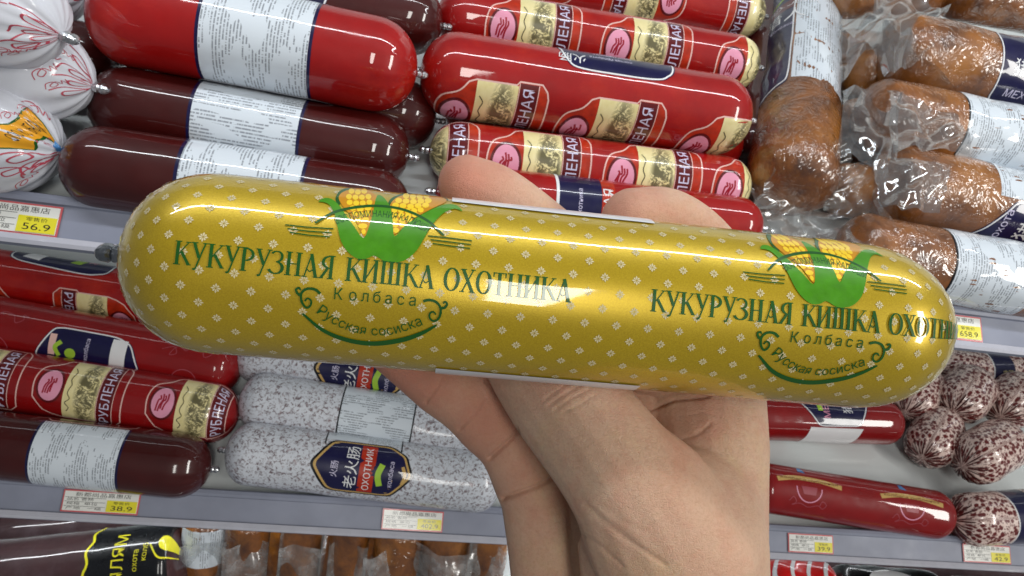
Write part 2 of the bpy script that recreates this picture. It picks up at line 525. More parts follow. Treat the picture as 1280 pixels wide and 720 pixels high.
# ------------------------------------------------------------------ sausage
class Sausage:
    def __init__(self, P0, P1, R, a0=1.0, a1=1.0, power=2.1, wrinkle=(0., 0.), lump=0.0, nw=22, bow=0.0, seed=0, flat=0.0):
        self.P0 = np.asarray(P0, float); self.P1 = np.asarray(P1, float)
        d = self.P1 - self.P0; self.L = np.linalg.norm(d); self.ax = d / self.L
        self.R = R; self.a0 = a0 * R; self.a1 = a1 * R; self.p = power
        v = CAM - (self.P0 + self.P1) / 2; v = v - self.ax * v.dot(self.ax); self.e1 = unit(v)
        self.e2 = np.cross(self.ax, self.e1)
        if self.e2[2] < 0: self.e2 = -self.e2
        self.wr = wrinkle; self.lump = lump; self.nw = nw; self.bow = bow
        g = np.random.default_rng(seed + 5)
        self.ph = g.uniform(0, 6.28, 12); self.seed = seed
    def rad(self, s):
        s = np.asarray(s, float)
        u = np.clip((self.a0 - s) / self.a0, 0, 1); w = np.clip((s - (self.L - self.a1)) / self.a1, 0, 1)
        q = np.maximum(u, w)
        return self.R * np.maximum(1 - q ** self.p, 1e-9) ** (1 / self.p)
    def pts(self, s, phi):
        s = np.asarray(s, float); phi = np.asarray(phi, float)
        r = self.rad(s)
        for k, (w, dist) in enumerate(((self.wr[0], s), (self.wr[1], self.L - s))):
            if w:
                fall = np.exp(-np.maximum(dist, 0) / (self.R * .42))
                f = np.sin(self.nw * phi + self.ph[k] + 1.7 * np.sin(2 * phi + self.ph[k + 2])) * .6 + .4 * np.sin(2.6 * self.nw * phi * 0 + (self.nw // 2 + 3) * phi + self.ph[k + 4])
                r = r * (1 + w * fall * f)
        if self.lump:
            r = r * (1 + self.lump * (np.sin(2 * phi + 55 * s + self.ph[6]) * .5 + np.sin(3 * phi - 110 * s + self.ph[7]) * .35 + np.sin(phi + 75 * s + self.ph[8]) * .5
                                      + .3 * np.sin(7 * phi + 160 * s + self.ph[9])))
        c = self.P0 + np.multiply.outer(s, self.ax)
        if self.bow:
            c = c + np.multiply.outer(self.bow * np.sin(np.pi * s / self.L), np.array([0, 0, 1.]))
        return c + (r * np.cos(phi))[..., None] * self.e1 + (r * np.sin(phi))[..., None] * self.e2
    def normals(self, s, phi):
        s = np.clip(s, 2e-4, self.L - 2e-4)
        a = self.pts(s + 1e-4, phi) - self.pts(s - 1e-4, phi); b = self.pts(s, phi + 1e-3) - self.pts(s, phi - 1e-3)
        n = np.cross(a, b); n /= (np.linalg.norm(n, axis=-1, keepdims=True) + 1e-15)
        c = self.pts(s, phi) - (self.P0 + np.multiply.outer(np.clip(s, self.a0, self.L - self.a1), self.ax))
        sg = np.sign((n * c).sum(-1, keepdims=True)); sg[sg == 0] = 1
        return n * sg
    def st(self, x, y):
        """pixel -> (axial s, arc t) on the straight cylinder"""
        o = CAM - self.P0; d = cam_ray(x, y)
        oa = o - self.ax * o.dot(self.ax); da = d - self.ax * d.dot(self.ax)
        A = da.dot(da); B = 2 * oa.dot(da); C = oa.dot(oa) - self.R ** 2
        D = B * B - 4 * A * C
        k = (-B - math.sqrt(D)) / (2 * A) if D > 0 else -B / (2 * A)
        q = o + d * k
        return q.dot(self.ax), math.atan2(q.dot(self.e2), q.dot(self.e1)) * self.R
    def body(self, root, material, name='casing', nphi=64, nmid=26):
        L = self.L
        q = np.linspace(0, 1, 15)[1:]
        sa = self.a0 * (1 - np.cos(q * np.pi / 2)); sb = L - self.a1 * (1 - np.cos(q * np.pi / 2))
        mid = np.linspace(self.a0, L - self.a1, nmid)[1:-1]
        S = np.concatenate([sa, mid, sb[::-1]])
        ph = np.linspace(0, 2 * np.pi, nphi, endpoint=False)
        SS, PP = np.meshgrid(S, ph, indexing='ij')
        V = self.pts(SS, PP).reshape(-1, 3)
        uv = np.stack([SS.ravel(), PP.ravel() * self.R], -1)
        n = len(S); Fc = []
        for i in range(n - 1):
            for j in range(nphi):
                k = (j + 1) % nphi
                Fc.append((i * nphi + j, i * nphi + k, (i + 1) * nphi + k, (i + 1) * nphi + j))
        V = np.vstack([V, self.P0, self.P1]); uv = np.vstack([uv, [0, 0], [L, 0]])
        a, b = len(V) - 2, len(V) - 1
        for j in range(nphi):
            k = (j + 1) % nphi
            Fc.append((a, k, j)); Fc.append((b, (n - 1) * nphi + j, (n - 1) * nphi + k))
        # outward winding
        c0 = V[Fc[0][0]]; f = Fc[len(Fc) // 2]
        nn = np.cross(V[f[1]] - V[f[0]], V[f[2]] - V[f[0]])
        mid_ax = self.P0 + self.ax * (V[f[0]] - self.P0).dot(self.ax)
        if nn.dot(V[f[0]] - mid_ax) < 0: Fc = [tuple(reversed(q)) for q in Fc]
        return mesh_obj(name, V, Fc, material, root, uvs=uv)
    def decal(self, root, figs, material, name, off=1.5e-4, unit_uv=False, cut=True, step=.0001):
        """figures in (s, t) metres wrapped on the surface; each figure a hair above the one before"""
        bm = bmesh.new()
        lay = bm.verts.layers.float.new('o')
        for i, (v, f) in enumerate(figs):
            vs = []
            for x, y in v:
                q = bm.verts.new((x, y, 0)); q[lay] = off + i * 2e-6; vs.append(q)
            for q in f:
                try: bm.faces.new([vs[j] for j in q])
                except ValueError: pass
        bmesh.ops.triangulate(bm, faces=[f for f in bm.faces if len(f.verts) > 4])
        if cut:
            ts = [v.co.y for v in bm.verts]; ss = [v.co.x for v in bm.verts]
            dt = self.R * math.radians(7)
            for k in range(math.floor(min(ts) / dt) + 1, math.ceil(max(ts) / dt)):
                bmesh.ops.bisect_plane(bm, geom=bm.verts[:] + bm.edges[:] + bm.faces[:], plane_co=(0, k * dt, 0), plane_no=(0, 1, 0), dist=1e-7)
            lo, hi = min(ss), max(ss)
            cuts = [k * .012 for k in range(math.floor(lo / .012) + 1, math.ceil(hi / .012))] if hi - lo > .012 else []
            cuts += [s for s in list(self.a0 * (1 - np.cos(np.linspace(.1, 1, 10) * np.pi / 2))) + list(self.L - self.a1 * (1 - np.cos(np.linspace(.1, 1, 10) * np.pi / 2))) if lo < s < hi]
            for s in cuts:
                bmesh.ops.bisect_plane(bm, geom=bm.verts[:] + bm.edges[:] + bm.faces[:], plane_co=(s, 0, 0), plane_no=(1, 0, 0), dist=1e-7)
        bm.verts.ensure_lookup_table()
        A = np.array([(v.co.x, v.co.y, v[lay]) for v in bm.verts]); Fc = [tuple(v.index for v in f.verts) for f in bm.faces]
        bm.verts.index_update(); Fc = [tuple(v.index for v in f.verts) for f in bm.faces]
        bm.free()
        s = np.clip(A[:, 0], 3e-4, self.L - 3e-4); phi = A[:, 1] / self.R
        N = self.normals(s, phi); V = self.pts(s, phi) + N * A[:, 2:3]
        uv = A[:, :2].copy()
        if unit_uv:
            uv = (uv - uv.min(0)) / (uv.max(0) - uv.min(0) + 1e-9)
        out = []
        for f in Fc:
            nn = np.cross(V[f[1]] - V[f[0]], V[f[2]] - V[f[0]])
            out.append(f if nn.dot(N[f[0]]) >= 0 else tuple(reversed(f)))
        return mesh_obj(name, V, out, material, root, uvs=uv, normals=N)
    def clip(self, root, end, size=.0042, tail=True):
        """crimped metal clip with a tuft of gathered casing"""
        P = self.P0 if end == 0 else self.P1
        d = -self.ax if end == 0 else self.ax
        a = unit(np.cross(d, [0.1, .2, 1.])); b = np.cross(d, a)
        V = []; Fc = []; prof = [(-.35, .42), (-.1, .62), (.15, .95), (.45, 1.0), (.62, .80), (.8, 1.0), (1.1, .96), (1.35, .7), (1.5, .3)]
        n = 12
        for z, r in prof:
            for j in range(n):
                t = 2 * math.pi * j / n
                sq = 1 / max(abs(math.cos(t)), abs(math.sin(t))) ** .55
                V.append(P + d * (z * size) + (a * math.cos(t) * .95 + b * math.sin(t) * .72) * r * size * .62 * sq)
        m = len(prof)
        for i in range(m - 1):
            for j in range(n):
                Fc.append((i * n + j, i * n + (j + 1) % n, (i + 1) * n + (j + 1) % n, (i + 1) * n + j))
        Fc.append(tuple(range(n - 1, -1, -1))); Fc.append(tuple((m - 1) * n + j for j in range(n)))
        return mesh_obj('clip', V, Fc, M_STEEL, root, smooth=False)


def rounded(pts, r=.25, n=5):
    """polygon with its corners rounded off; r is the share of each edge given to the corner"""
    P = [np.array(p, float) for p in pts]; out = []; m = len(P)
    for i in range(m):
        a, b, c = P[i - 1], P[i], P[(i + 1) % m]
        p0 = b + (a - b) * r; p1 = b + (c - b) * r
        for k in range(n + 1):
            t = k / n
            out.append((1 - t) ** 2 * p0 + 2 * t * (1 - t) * b + t * t * p1)
    return out


def text_run(s, x0, y0, h, direction='s', squeeze=1.0, width=None):
    """text in (s, t): direction 's' reads along the sausage, 't' up round it (letter tops towards -s), '-t' the other way"""
    fig, w = fig_text(s, squeeze)
    k = h / .73
    kx = k if width is None else width / w
    if direction == 's': return fig_map(fig, lambda x, y: (x0 + x * kx, y0 + y * k))
    if direction == '-s': return fig_map(fig, lambda x, y: (x0 - x * kx, y0 - y * k))
    if direction == 't': return fig_map(fig, lambda x, y: (x0 - y * k, y0 + x * kx))
    return fig_map(fig, lambda x, y: (x0 + y * k, y0 - x * kx))


# ------------------------------------------------------------------ the setting: shelves
def extrude_x(name, prof, x0, x1, material, parent, smooth=False):
    n = len(prof)
    V = [(x0, y, z) for y, z in prof] + [(x1, y, z) for y, z in prof]
    Fc = [(i, (i + 1) % n, n + (i + 1) % n, n + i) for i in range(n)] + [tuple(range(n - 1, -1, -1)), tuple(range(n, 2 * n))]
    o = mesh_obj(name, V, Fc, material, parent, smooth)
    bm = bmesh.new(); bm.from_mesh(o.data); bmesh.ops.recalc_face_normals(bm, faces=bm.faces); bm.to_mesh(o.data); bm.free()
    return o


XL, XR, DEPTH = -1.1, 1.9, 0.62
RAIL_UP = unit([0, math.sin(math.radians(55)), math.cos(math.radians(55))])      # direction up the rail face
RAIL_N = unit([0, -math.cos(math.radians(55)), math.sin(math.radians(55))])      # outward
RAIL_H = .033


def shelf(name, z0):
    root = bpy.data.objects.new(name, None); COL.objects.link(root)
    root.location = (.4, FRONT, z0); root['kind'] = 'structure'
    y0, y1 = FRONT - .004, FRONT + DEPTH
    zz = lambda y: z0 + (y - FRONT) * TT
    extrude_x('deck', [(y0, zz(y0)), (y1, zz(y1)), (y1, zz(y1) - .018), (y0, zz(y0) - .018)], XL, XR, M_DECK, root)
    top = np.array([0, FRONT - .001, z0 + .0145])
    def q(u, w): p = top - RAIL_UP * u + RAIL_N * w; return (p[1], p[2])
    # price rail: slanting channel with a rolled upper lip and a turned-up lower lip
    prof = [q(-.001, .0005), q(.0, .003), q(.003, .0042), q(.0055, .0035), q(.0062, .0012), q(RAIL_H - .006, .0012),
            q(RAIL_H - .0055, .0042), q(RAIL_H - .002, .0055), q(RAIL_H, .0045), q(RAIL_H + .0012, .001), q(RAIL_H, -.004), q(.004, -.004)]
    extrude_x('price_rail', prof, XL, XR, M_RAIL, root)
    lip = [q(RAIL_H - .0058, .0044), q(RAIL_H - .002, .0059), q(RAIL_H + .0004, .0049), q(RAIL_H - .001, .0046), q(RAIL_H - .0045, .0043)]
    extrude_x('rail_lip', lip, XL, XR, M_EDGE, root)
    return top


TOP_UP = shelf('upper_shelf', Z_UP)
TOP_LOW = shelf('lower_shelf', Z_LOW)
TOP_BOT = shelf('bottom_shelf', Z_BOT)
back = extrude_x('back_panel', [(FRONT + DEPTH + .14, .2), (FRONT + DEPTH + .17, .2), (FRONT + DEPTH + .17, 1.75), (FRONT + DEPTH + .14, 1.75)], XL, XR, M_DECK, None)
back['kind'] = 'structure'


# ------------------------------------------------------------------ printed patterns
def hunting_print(S, root, s0, t0, flip=False, scale=1.0, script=None):
    """one repeat of the red chopped-sausage print: medallion, engraved cream panel, lettered band, pale outline"""
    sg = -scale if flip else scale
    mp = lambda x, y: (s0 + x * sg, t0 + y * sg)
    fm = lambda f: fig_map(f, mp)
    outline = curve_pts([(-.013, -.012), (-.014, .004), (-.010, .016), (.001, .022), (.007, .029)], 5) + [(.012, .031), (.040, .031), (.042, .0335), (.058, .0335), (.062, .029), (.0635, .024),
              (.0635, -.026), (.058, -.032), (.042, -.032), (.040, -.030), (.012, -.030), (.004, -.028)] + curve_pts([(-.004, -.024), (-.013, -.012)], 3)[:-1]
    P_ = S.decal(root, [fm(fig_poly(outline))], M_ORANGE if script is None else script, 'print_panel', 1.0e-4)
    S.decal(P_, [fm(fig_stroke(outline, .0011, True))], M_PALE, 'print_outline', 2.0e-4)
    S.decal(P_, [fm(fig_ellipse(0, .0, .0118, .0165))], M_BAND, 'medallion_rim', 1.7e-4)
    S.decal(P_, [fm(fig_ellipse(0, .0, .0098, .0142))], M_PINK, 'medallion', 2.3e-4)
    sc = [fig_stroke(curve_pts([(-.005 + .002 * i, -.007 + random.uniform(-.002, .002)), (-.004 + .002 * i, .0 + random.uniform(-.003, .003)), (-.002 + .002 * i, .003), (-.003 + .0022 * i, .008 + random.uniform(-.003, .001))], 4), .0014) for i in range(4)]
    S.decal(P_, [fm(f) for f in sc], M_SCRIPT, 'medallion_script', 2.8e-4)
    S.decal(P_, [fm(fig_rect(.0125, .0415, -.0295, .0305))], M_CREAM, 'cream_panel', 1.9e-4, unit_uv=True)
    wr = [fig_stroke(curve_pts([(.0165 + .0015 * math.sin(i * 2.4) + .001 * (i % 2), -.022 + .0042 * i) for i in range(11)], 4), .0007)]
    S.decal(P_, [fm(f) for f in wr], M_INK, 'panel_script', 2.6e-4)
    S.decal(P_, [fm(fig_rect(.0425, .0555, -.031, .0325))], M_BAND, 'lettered_band', 2.0e-4)
    tx = text_run('РУБЛЕНАЯ', .0532, -.0285, .0082, 't', width=.0575)
    S.decal(P_, [fm(tx)], M_LILAC, 'band_lettering', 2.9e-4)
    for x_ in (.0558, .0421): S.decal(P_, [fm(fig_stroke([(x_, -.030), (x_, .0325)], .0006))], M_PALE, 'band_line', 2.7e-4)


def info_label(S, root, s0, s1, t0, t1, edge=True, paper=None):
    """paper label with small print wrapped round the sausage, dark bands at its two ends"""
    P_ = S.decal(root, [fig_rect(s0, s1, t0, t1)], paper or M_TXT, 'paper_label', 1.6e-4)
    if edge:
        w = .0022
        S.decal(P_, [fig_rect(s0 - w, s0 - .0001, t0, t1)], M_NAVY, 'label_edge', 1.4e-4)
        S.decal(P_, [fig_rect(s1 + .0001, s1 + w, t0, t1)], M_NAVY, 'label_edge', 1.4e-4)


def navy_label(S, root, pts, words=(), r=.22, line=.0013, extras=True):
    """dark printed panel with a white outline; words = (text, s, t, height, direction, material)"""
    P = rounded(pts, r)
    P_ = S.decal(root, [fig_poly([tuple(p) for p in P])], M_NAVY, 'dark_label', 2.2e-4)
    c = np.mean(P, 0)
    S.decal(P_, [fig_stroke([tuple(c + (p - c) * .965) for p in P], line, True)], M_WHITE, 'label_outline', 2.9e-4)
    for i, (w, x, y, h, d, m) in enumerate(words):
        S.decal(P_, [text_run(w, x, y, h, d)], m, 'label_lettering', 3.4e-4)
    return P_


def make(name, label, cat, P0, P1, R, material, group=None, clips=(1, 1), clip_size=.0054, **kw):
    S = Sausage(P0, P1, R, **kw)
    base = (S.P0 + S.P1) / 2 - np.array([0, 0, R])
    root = thing(name, label, cat, base, group)
    S.body(root, material)
    if clips[0]: S.clip(root, 0, clip_size)
    if clips[1]: S.clip(root, 1, clip_size)
    return S, root


def deck_sausage(name, label, cat, a, b, z0, h, R, material, **kw):
    kw.setdefault('lump', .004)
    return make(name, label, cat, on_deck(*a, z0, h), on_deck(*b, z0, h), R, material, **kw)


# ------------------------------------------------------------------ the gold sausage
GP0 = at_depth(157, 318, .2075); GP1 = at_depth(1174, 417, .2325)
G, groot = make('gold_sausage', 'gold snowflake-printed sausage lettered in green, held up in the hand', 'sausage', GP0, GP1, .0257, M_GOLD,
                clips=(0, 0), a0=1.02, a1=1.18, power=2.05, wrinkle=(.03, .02), nw=30, lump=.0025, seed=3)
G.clip(groot, 0, .0054).data.materials[0] = M_DSTEEL
PX = .000236
# snowflakes over the whole film
flV = []; flF = []
def arc_to_axial(u):
    """length along the film (from the left tip) -> axial position"""
    return np.interp(u, ARC_U, ARC_S)
_s = np.concatenate([G.a0 * (1 - np.cos(np.linspace(0, 1, 60) * np.pi / 2)), np.linspace(G.a0, G.L - G.a1, 40)[1:-1], G.L - G.a1 * (1 - np.cos(np.linspace(1, 0, 60) * np.pi / 2))])
_r = G.rad(_s)
ARC_S = _s; ARC_U = np.concatenate([[0], np.cumsum(np.hypot(np.diff(_s), np.diff(_r)))])
du, dv = .0087, .00435
nv = int(round(2 * math.pi * G.R / dv / 2) * 2); dv = 2 * math.pi * G.R / nv
centres = []
for j in range(nv):
    for i in range(int(ARC_U[-1] / du) + 1):
        u = .004 + (i + (.5 if j % 2 else 0)) * du
        if u < ARC_U[-1] - .004: centres.append((u, (j + .5) * dv))
sv, tv, fv = [], [], []
for u, t in centres:
    s_here = float(arc_to_axial(u)); rr = max(float(G.rad(s_here)) / G.R, .12)
    sz = .00134 * (.55 + .45 * min(1, rr * 1.2))
    rot = random.uniform(-.1, .1)
    for k in range(8):
        a = rot + k * math.pi / 4
        ln_ = 1.0 if k % 2 == 0 else .82
        ca, sa = math.cos(a), math.sin(a)
        b0 = len(sv)
        for rr_, ww in ((.10, 0.), (.62, .20), (ln_, 0.), (.62, -.20)):
            x = (rr_ * ca - ww * sa) * sz; y = (rr_ * sa + ww * ca) * sz
            sv.append(float(arc_to_axial(u + x))); tv.append(t + y / rr)
        fv.append((b0, b0 + 1, b0 + 2, b0 + 3))
sv = np.clip(np.array(sv), 3e-4, G.L - 3e-4); tv = np.array(tv)
N = G.normals(sv, tv / G.R); V = G.pts(sv, tv / G.R) + N * 1.0e-4
fv = [f if np.cross(V[f[1]] - V[f[0]], V[f[2]] - V[f[0]]).dot(N[f[0]]) > 0 else f[::-1] for f in fv]
o = mesh_obj('snowflake_print', V, fv, M_FLAKE, groot, normals=N); o['kind'] = 'stuff'

def gp(x, y):                      # pixel of the photograph -> (s, t) of the film
    return G.st(x, y)
def zf(X, Y):                      # coordinates read off an enlargement of the logo
    return gp(350 + X / 2.768, 200 + Y / 2.768)
PERIOD = gp(812, 376)[0] - gp(215, 320)[0]

# the name, in serif letters, laid out along the film
def name_line(s_start, words_px, height, tc):
    figs = []
    for word, w0, w1 in words_px:
        gl = [serif_letter(c) for c in word]
        tot = sum(w for _, w in gl) + .04 * (len(gl) - 1)
        k = (w1 - w0) / tot; x = w0
        for L, w in gl:
            for f in L:
                figs.append(fig_map(f, lambda a, b, x=x: (s_start + x + a * k, tc + (b - .5) * height)))
            x += (w + .04) * k
    return figs
s_a = gp(217, 322)[0]
def srel(x): return gp(x, 320 + (x - 215) * .0866)[0] - s_a
WORDS = [('КУКУРУЗНАЯ', 0, srel(418)), ('КИШКА', srel(432), srel(543)), ('ОХОТНИКА', srel(555), srel(714))]
tc = (gp(217, 321)[1] + gp(712, 361)[1]) / 2
for r_ in range(2):
    s_st = s_a + r_ * PERIOD
    figs = name_line(s_st, WORDS, .0058, tc + .0003 - r_ * .0003)
    lim = G.L - .0050
    figs = [f for f in figs if max(p[0] for p in f[0]) < lim]
    G.decal(groot, figs, M_GREEN, 'name_lettering', 2.4e-4)

def logo(ds):
    sh = lambda f: fig_map(f, lambda x, y: (x + ds, y))
    zp = lambda pts: [zf(p[0], p[1] + (8 if p[1] < 350 else 0)) for p in pts]
    fits = lambda figs: [f for f in figs if max(p[0] for p in f[0]) < G.L - .001]
    add = lambda figs, m, n, off: (lambda q: G.decal(groot, q, m, n, off) if q else None)(fits([sh(f) for f in figs]))
    # cobs
    cobL = [(292, 258), (262, 205), (222, 160), (203, 125), (220, 104), (262, 93), (300, 97), (332, 118), (340, 150), (318, 205)]
    cobR = [(394, 252), (382, 205), (378, 160), (398, 128), (440, 113), (500, 112), (555, 122), (575, 138), (520, 165), (450, 205)]
    shadow = [fig_poly(zp(curve_pts([(205, 150), (192, 128), (208, 100), (250, 88), (300, 92), (262, 100), (222, 112)], 4, True))),
              fig_poly(zp(curve_pts([(374, 165), (376, 138), (400, 118), (460, 104), (560, 118), (582, 134), (555, 130), (440, 122), (398, 138)], 4, True)))]
    for f in shadow: add([f], M_GREEN, 'cob_shadow', 1.6e-4)
    for cob in (cobL, cobR): add([fig_poly(zp(curve_pts(cob, 4, True)))], M_KERNEL, 'corn_cob', 1.9e-4)
    for (cx0, cy0, cx1, cy1, hw) in ((268, 97, 291, 252, 60), (476, 115, 396, 246, 86)):
        ker = []
        rows = 8
        for k in range(rows):
            q = (k + .45) / rows; w = hw * (math.sin(min(1, (q + .12) * 2.2) * math.pi / 2)) * (1 - q) ** .75
            mx = cx0 + (cx1 - cx0) * q; my = cy0 + (cy1 - cy0) * q
            n = max(1, int(round(2 * w / 24)))
            for a in range(n):
                x = mx + (a + .5 - n / 2) * (2 * w / n); y = my + 10 * abs(a + .5 - n / 2) / max(1, n) * (-1)
                ker.append(fig_poly(zp([(x + (w / n) * .97 * math.cos(t), y + 9.6 * math.sin(t)) for t in np.linspace(0, 2 * math.pi, 9)[:-1]])))
        add([fig_join(ker)], M_CORN, 'kernels', 2.2e-4)
    husk = [(133, 138), (150, 127), (176, 128), (204, 150), (232, 190), (258, 225), (288, 264), (308, 225), (322, 175), (336, 118), (362, 128), (384, 165), (390, 210), (397, 258), (432, 222), (480, 190), (530, 163),
            (575, 148), (612, 152), (630, 172), (604, 163), (566, 178), (530, 215), (500, 262), (474, 305), (440, 335), (405, 347), (365, 345), (328, 324), (300, 334), (268, 334), (236, 312), (212, 275), (200, 230), (190, 185), (172, 150), (150, 140)]
    add([fig_poly(zp(curve_pts(husk, 3, True)))], M_LEAF, 'corn_husk', 2.5e-4)
    arc = curve_pts([(122, 212), (180, 178), (250, 160), (340, 154), (430, 168), (510, 205), (567, 256)], 6)
    add([fig_stroke(zp(arc), .0010, taper=lambda q: .55 + .6 * math.sin(q * math.pi))], M_GREEN, 'logo_arc', 2.9e-4)
    lines = []
    for k in range(3):
        lines.append(fig_stroke(zp([(18 + 8 * k, 217 + 13 * k), (92 + 4 * k, 225 + 14 * k), (185 - 6 * k, 221 + 14 * k + 10)]), .00034))
        lines.append(fig_stroke(zp([(512 + 8 * k, 256 + 13 * k), (590 + 4 * k, 264 + 14 * k), (664 - 3 * k, 273 + 13 * k)]), .00034))
    for f in lines: add([f], M_GREEN, 'logo_rule', 2.0e-4)
    # lettering on curves
    def on_curve(s, path, h, width_share=1.0):
        P = zp(curve_pts(path, 12)); P = [np.array(p) for p in P]
        cum = np.concatenate([[0], np.cumsum([np.linalg.norm(P[i + 1] - P[i]) for i in range(len(P) - 1)])])
        fig, w = fig_text(s); kx = cum[-1] / w; ky = h / .73; PA = np.array(P)
        def mp(x, y):
            d = x * kx
            p = np.array([np.interp(d, cum, PA[:, 0]), np.interp(d, cum, PA[:, 1])])
            e = np.array([np.interp(d + 2e-4, cum, PA[:, 0]), np.interp(d + 2e-4, cum, PA[:, 1])]) - np.array([np.interp(d - 2e-4, cum, PA[:, 0]), np.interp(d - 2e-4, cum, PA[:, 1])])
            e = e / (np.linalg.norm(e) + 1e-12)
            return tuple(p + np.array([-e[1], e[0]]) * y * ky)
        return fig_map(fig, mp)
    add([on_curve('ВОСПОМИНАНИЯ КАПЮШИ', [(196, 216), (260, 198), (340, 192), (430, 208), (508, 246)], .0025)], M_GREEN, 'arched_lettering', 3.1e-4)
    figs = []
    for i, ch in enumerate('Колбаса'):
        f, w = fig_text(ch); x = 187 + i * 41.5 + (10 if i else 0); y = 481 + i * 3.6
        p = np.array(zf(x, y)); k = .0031 / .73
        figs.append(fig_map(f, lambda a, b, p=p, k=k: (p[0] + a * k * .92, p[1] + b * k)))
    add(figs, M_GREEN, 'spaced_lettering', 2.4e-4)
    add([on_curve('Русская сосиска', [(126, 528), (200, 574), (290, 602), (390, 602), (495, 570)], .0030)], M_GREEN, 'sagging_lettering', 2.4e-4)
    add([fig_stroke(zp(curve_pts([(78, 530), (150, 588), (235, 622), (325, 634), (420, 622), (490, 598), (542, 570)], 6)), .0016, taper=lambda q: .35 + .75 * math.sin(q * math.pi))], M_GREEN, 'lower_arc', 2.4e-4)
    sp = []
    for path in ([(140, 462), (120, 447), (92, 446), (74, 462), (76, 490), (92, 510), (106, 502), (108, 486), (96, 478), (86, 488)], [(76, 470), (62, 462), (56, 448), (66, 442), (72, 450)],
                 [(496, 488), (518, 484), (542, 492), (556, 514), (552, 542), (536, 556), (520, 548), (518, 532), (530, 524), (540, 534)], [(556, 512), (570, 510), (578, 498), (572, 490), (564, 496)]):
        sp.append(fig_stroke(zp(curve_pts(path, 6)), .0007, taper=lambda q: 1.1 - .5 * q))
    for a in (0, 2): add([fig_join(sp[a:a + 2])], M_GREEN, 'scroll_ornament', 2.6e-4)
logo(0.0)
logo(gp(1040, 340)[0] - gp(487, 291)[0])
# white paper label on the back, its edges showing along both silhouettes
b0, b1 = gp(556, 350)[0], gp(830, 372)[0]
G.decal(groot, [fig_rect(b0, b1, G.R * math.radians(66), G.R * math.radians(296))], M_WHITE, 'back_label', 3.5e-4)


# ------------------------------------------------------------------ the hand
def tube(chain, n=20, sub=7):
    """tapered limb: chain of (px, py, depth, lateral radius in px, depth share) -> closed mesh"""
    C = np.array([list(c) + [0.95] * (5 - len(c)) for c in chain], float)
    D = np.array(curve_pts([tuple(r) for r in C], sub))
    ctr = np.array([at_depth(*r[:3]) for r in D]); rl = D[:, 3] * D[:, 2] / F; rd = rl * D[:, 4]
    view = np.array([unit(c - CAM) for c in ctr])
    V = []; Fc = []; rings = []
    m = len(ctr)
    tan = np.gradient(ctr, axis=0); tan /= np.linalg.norm(tan, axis=1, keepdims=True)
    stations = []
    for q in (80, 62, 42, 22): stations.append((0, -math.sin(math.radians(q)), math.cos(math.radians(q))))
    for i in range(m): stations.append((i, 0, 1))
    for q in (22, 42, 62, 80): stations.append((m - 1, math.sin(math.radians(q)), math.cos(math.radians(q))))
    for i, along, k in stations:
        lat = unit(np.cross(tan[i], view[i])); dep = unit(np.cross(tan[i], lat))
        c = ctr[i] + tan[i] * along * min(rl[i], rd[i] * 1.1)
        rings.append(len(V))
        for j in range(n):
            a = 2 * math.pi * j / n
            V.append(c + (lat * math.cos(a) * rl[i] + dep * math.sin(a) * rd[i]) * k)
    for a, b in zip(rings[:-1], rings[1:]):
        for j in range(n): Fc.append((a + j, a + (j + 1) % n, b + (j + 1) % n, b + j))
    Fc.append(tuple(rings[0] + j for j in range(n - 1, -1, -1))); Fc.append(tuple(rings[-1] + j for j in range(n)))
    return V, Fc


LIMBS = [
    # wrist and heel of the hand
    [(850, 830, .240, 116, .78), (842, 720, .238, 117, .78), (836, 655, .237, 116, .75), (812, 600, .250, 84, .7)],
    # thumb: thick root rising behind the sausage
    [(850, 705, .226, 104, .75), (806, 628, .224, 92, .8), (766, 576, .227, 76, .9), (699, 488, .243, 71, .95), (656, 425, .254, 62, .95), (640, 380, .258, 48, .9), (625, 350, .259, 40, .85)],
    # palm seen at the left of the thumb
    [(690, 830, .264, 47, .8), (684, 720, .264, 46, .8), (677, 645, .264, 48, .8), (668, 600, .264, 46, .8)],
    # palm behind everything
    [(765, 830, .264, 92, .5), (775, 650, .264, 95, .5), (800, 540, .268, 100, .5), (830, 440, .276, 95, .5), (850, 380, .280, 80, .5)],
    # finger bent up at the left, creases to the camera
    [(668, 606, .264, 49, .85), (640, 556, .263, 43, .9), (612, 526, .263, 44, .9), (586, 502, .262, 42, .9), (556, 476, .262, 45, .9), (522, 450, .261, 42, .9), (478, 412, .259, 41, .9), (444, 384, .258, 32, .9)],
    # outer edge of the hand
    [(898, 830, .248, 62, .8), (898, 650, .247, 62, .85), (893, 575, .250, 67, .85), (880, 495, .262, 74, .75), (868, 430, .270, 72, .7), (850, 380, .276, 60, .7)],
    # two fingers whose tips show above the sausage
    [(584, 230, .248, 37, .95), (624, 250, .254, 41, .95), (690, 302, .264, 42, .95), (770, 375, .272, 46, .9), (840, 440, .276, 52, .9)],
    [(792, 276, .250, 42, .95), (834, 284, .256, 48, .95), (880, 322, .264, 48, .95), (900, 385, .272, 52, .9), (885, 450, .272, 60, .9)],
    # hidden fourth finger behind the sausage, between the two
    [(640, 330, .266, 32, .95), (700, 350, .272, 38, .95), (780, 400, .278, 44, .9), (850, 450, .278, 54, .9)],
    # folded skin under the sausage at the right of the thumb
    [(800, 462, .258, 28, .9), (850, 476, .258, 26, .9), (900, 484, .259, 24, .9)],
]
HV = []; HF = []
for ch in LIMBS:
    v, f = tube(ch); o_ = len(HV); HV += v; HF += [tuple(i + o_ for i in q) for q in f]
hand = mesh_obj('hand', HV, HF, M_SKIN)
rm = hand.modifiers.new('remesh', 'REMESH'); rm.mode = 'VOXEL'; rm.voxel_size = .00065; rm.use_smooth_shade = True
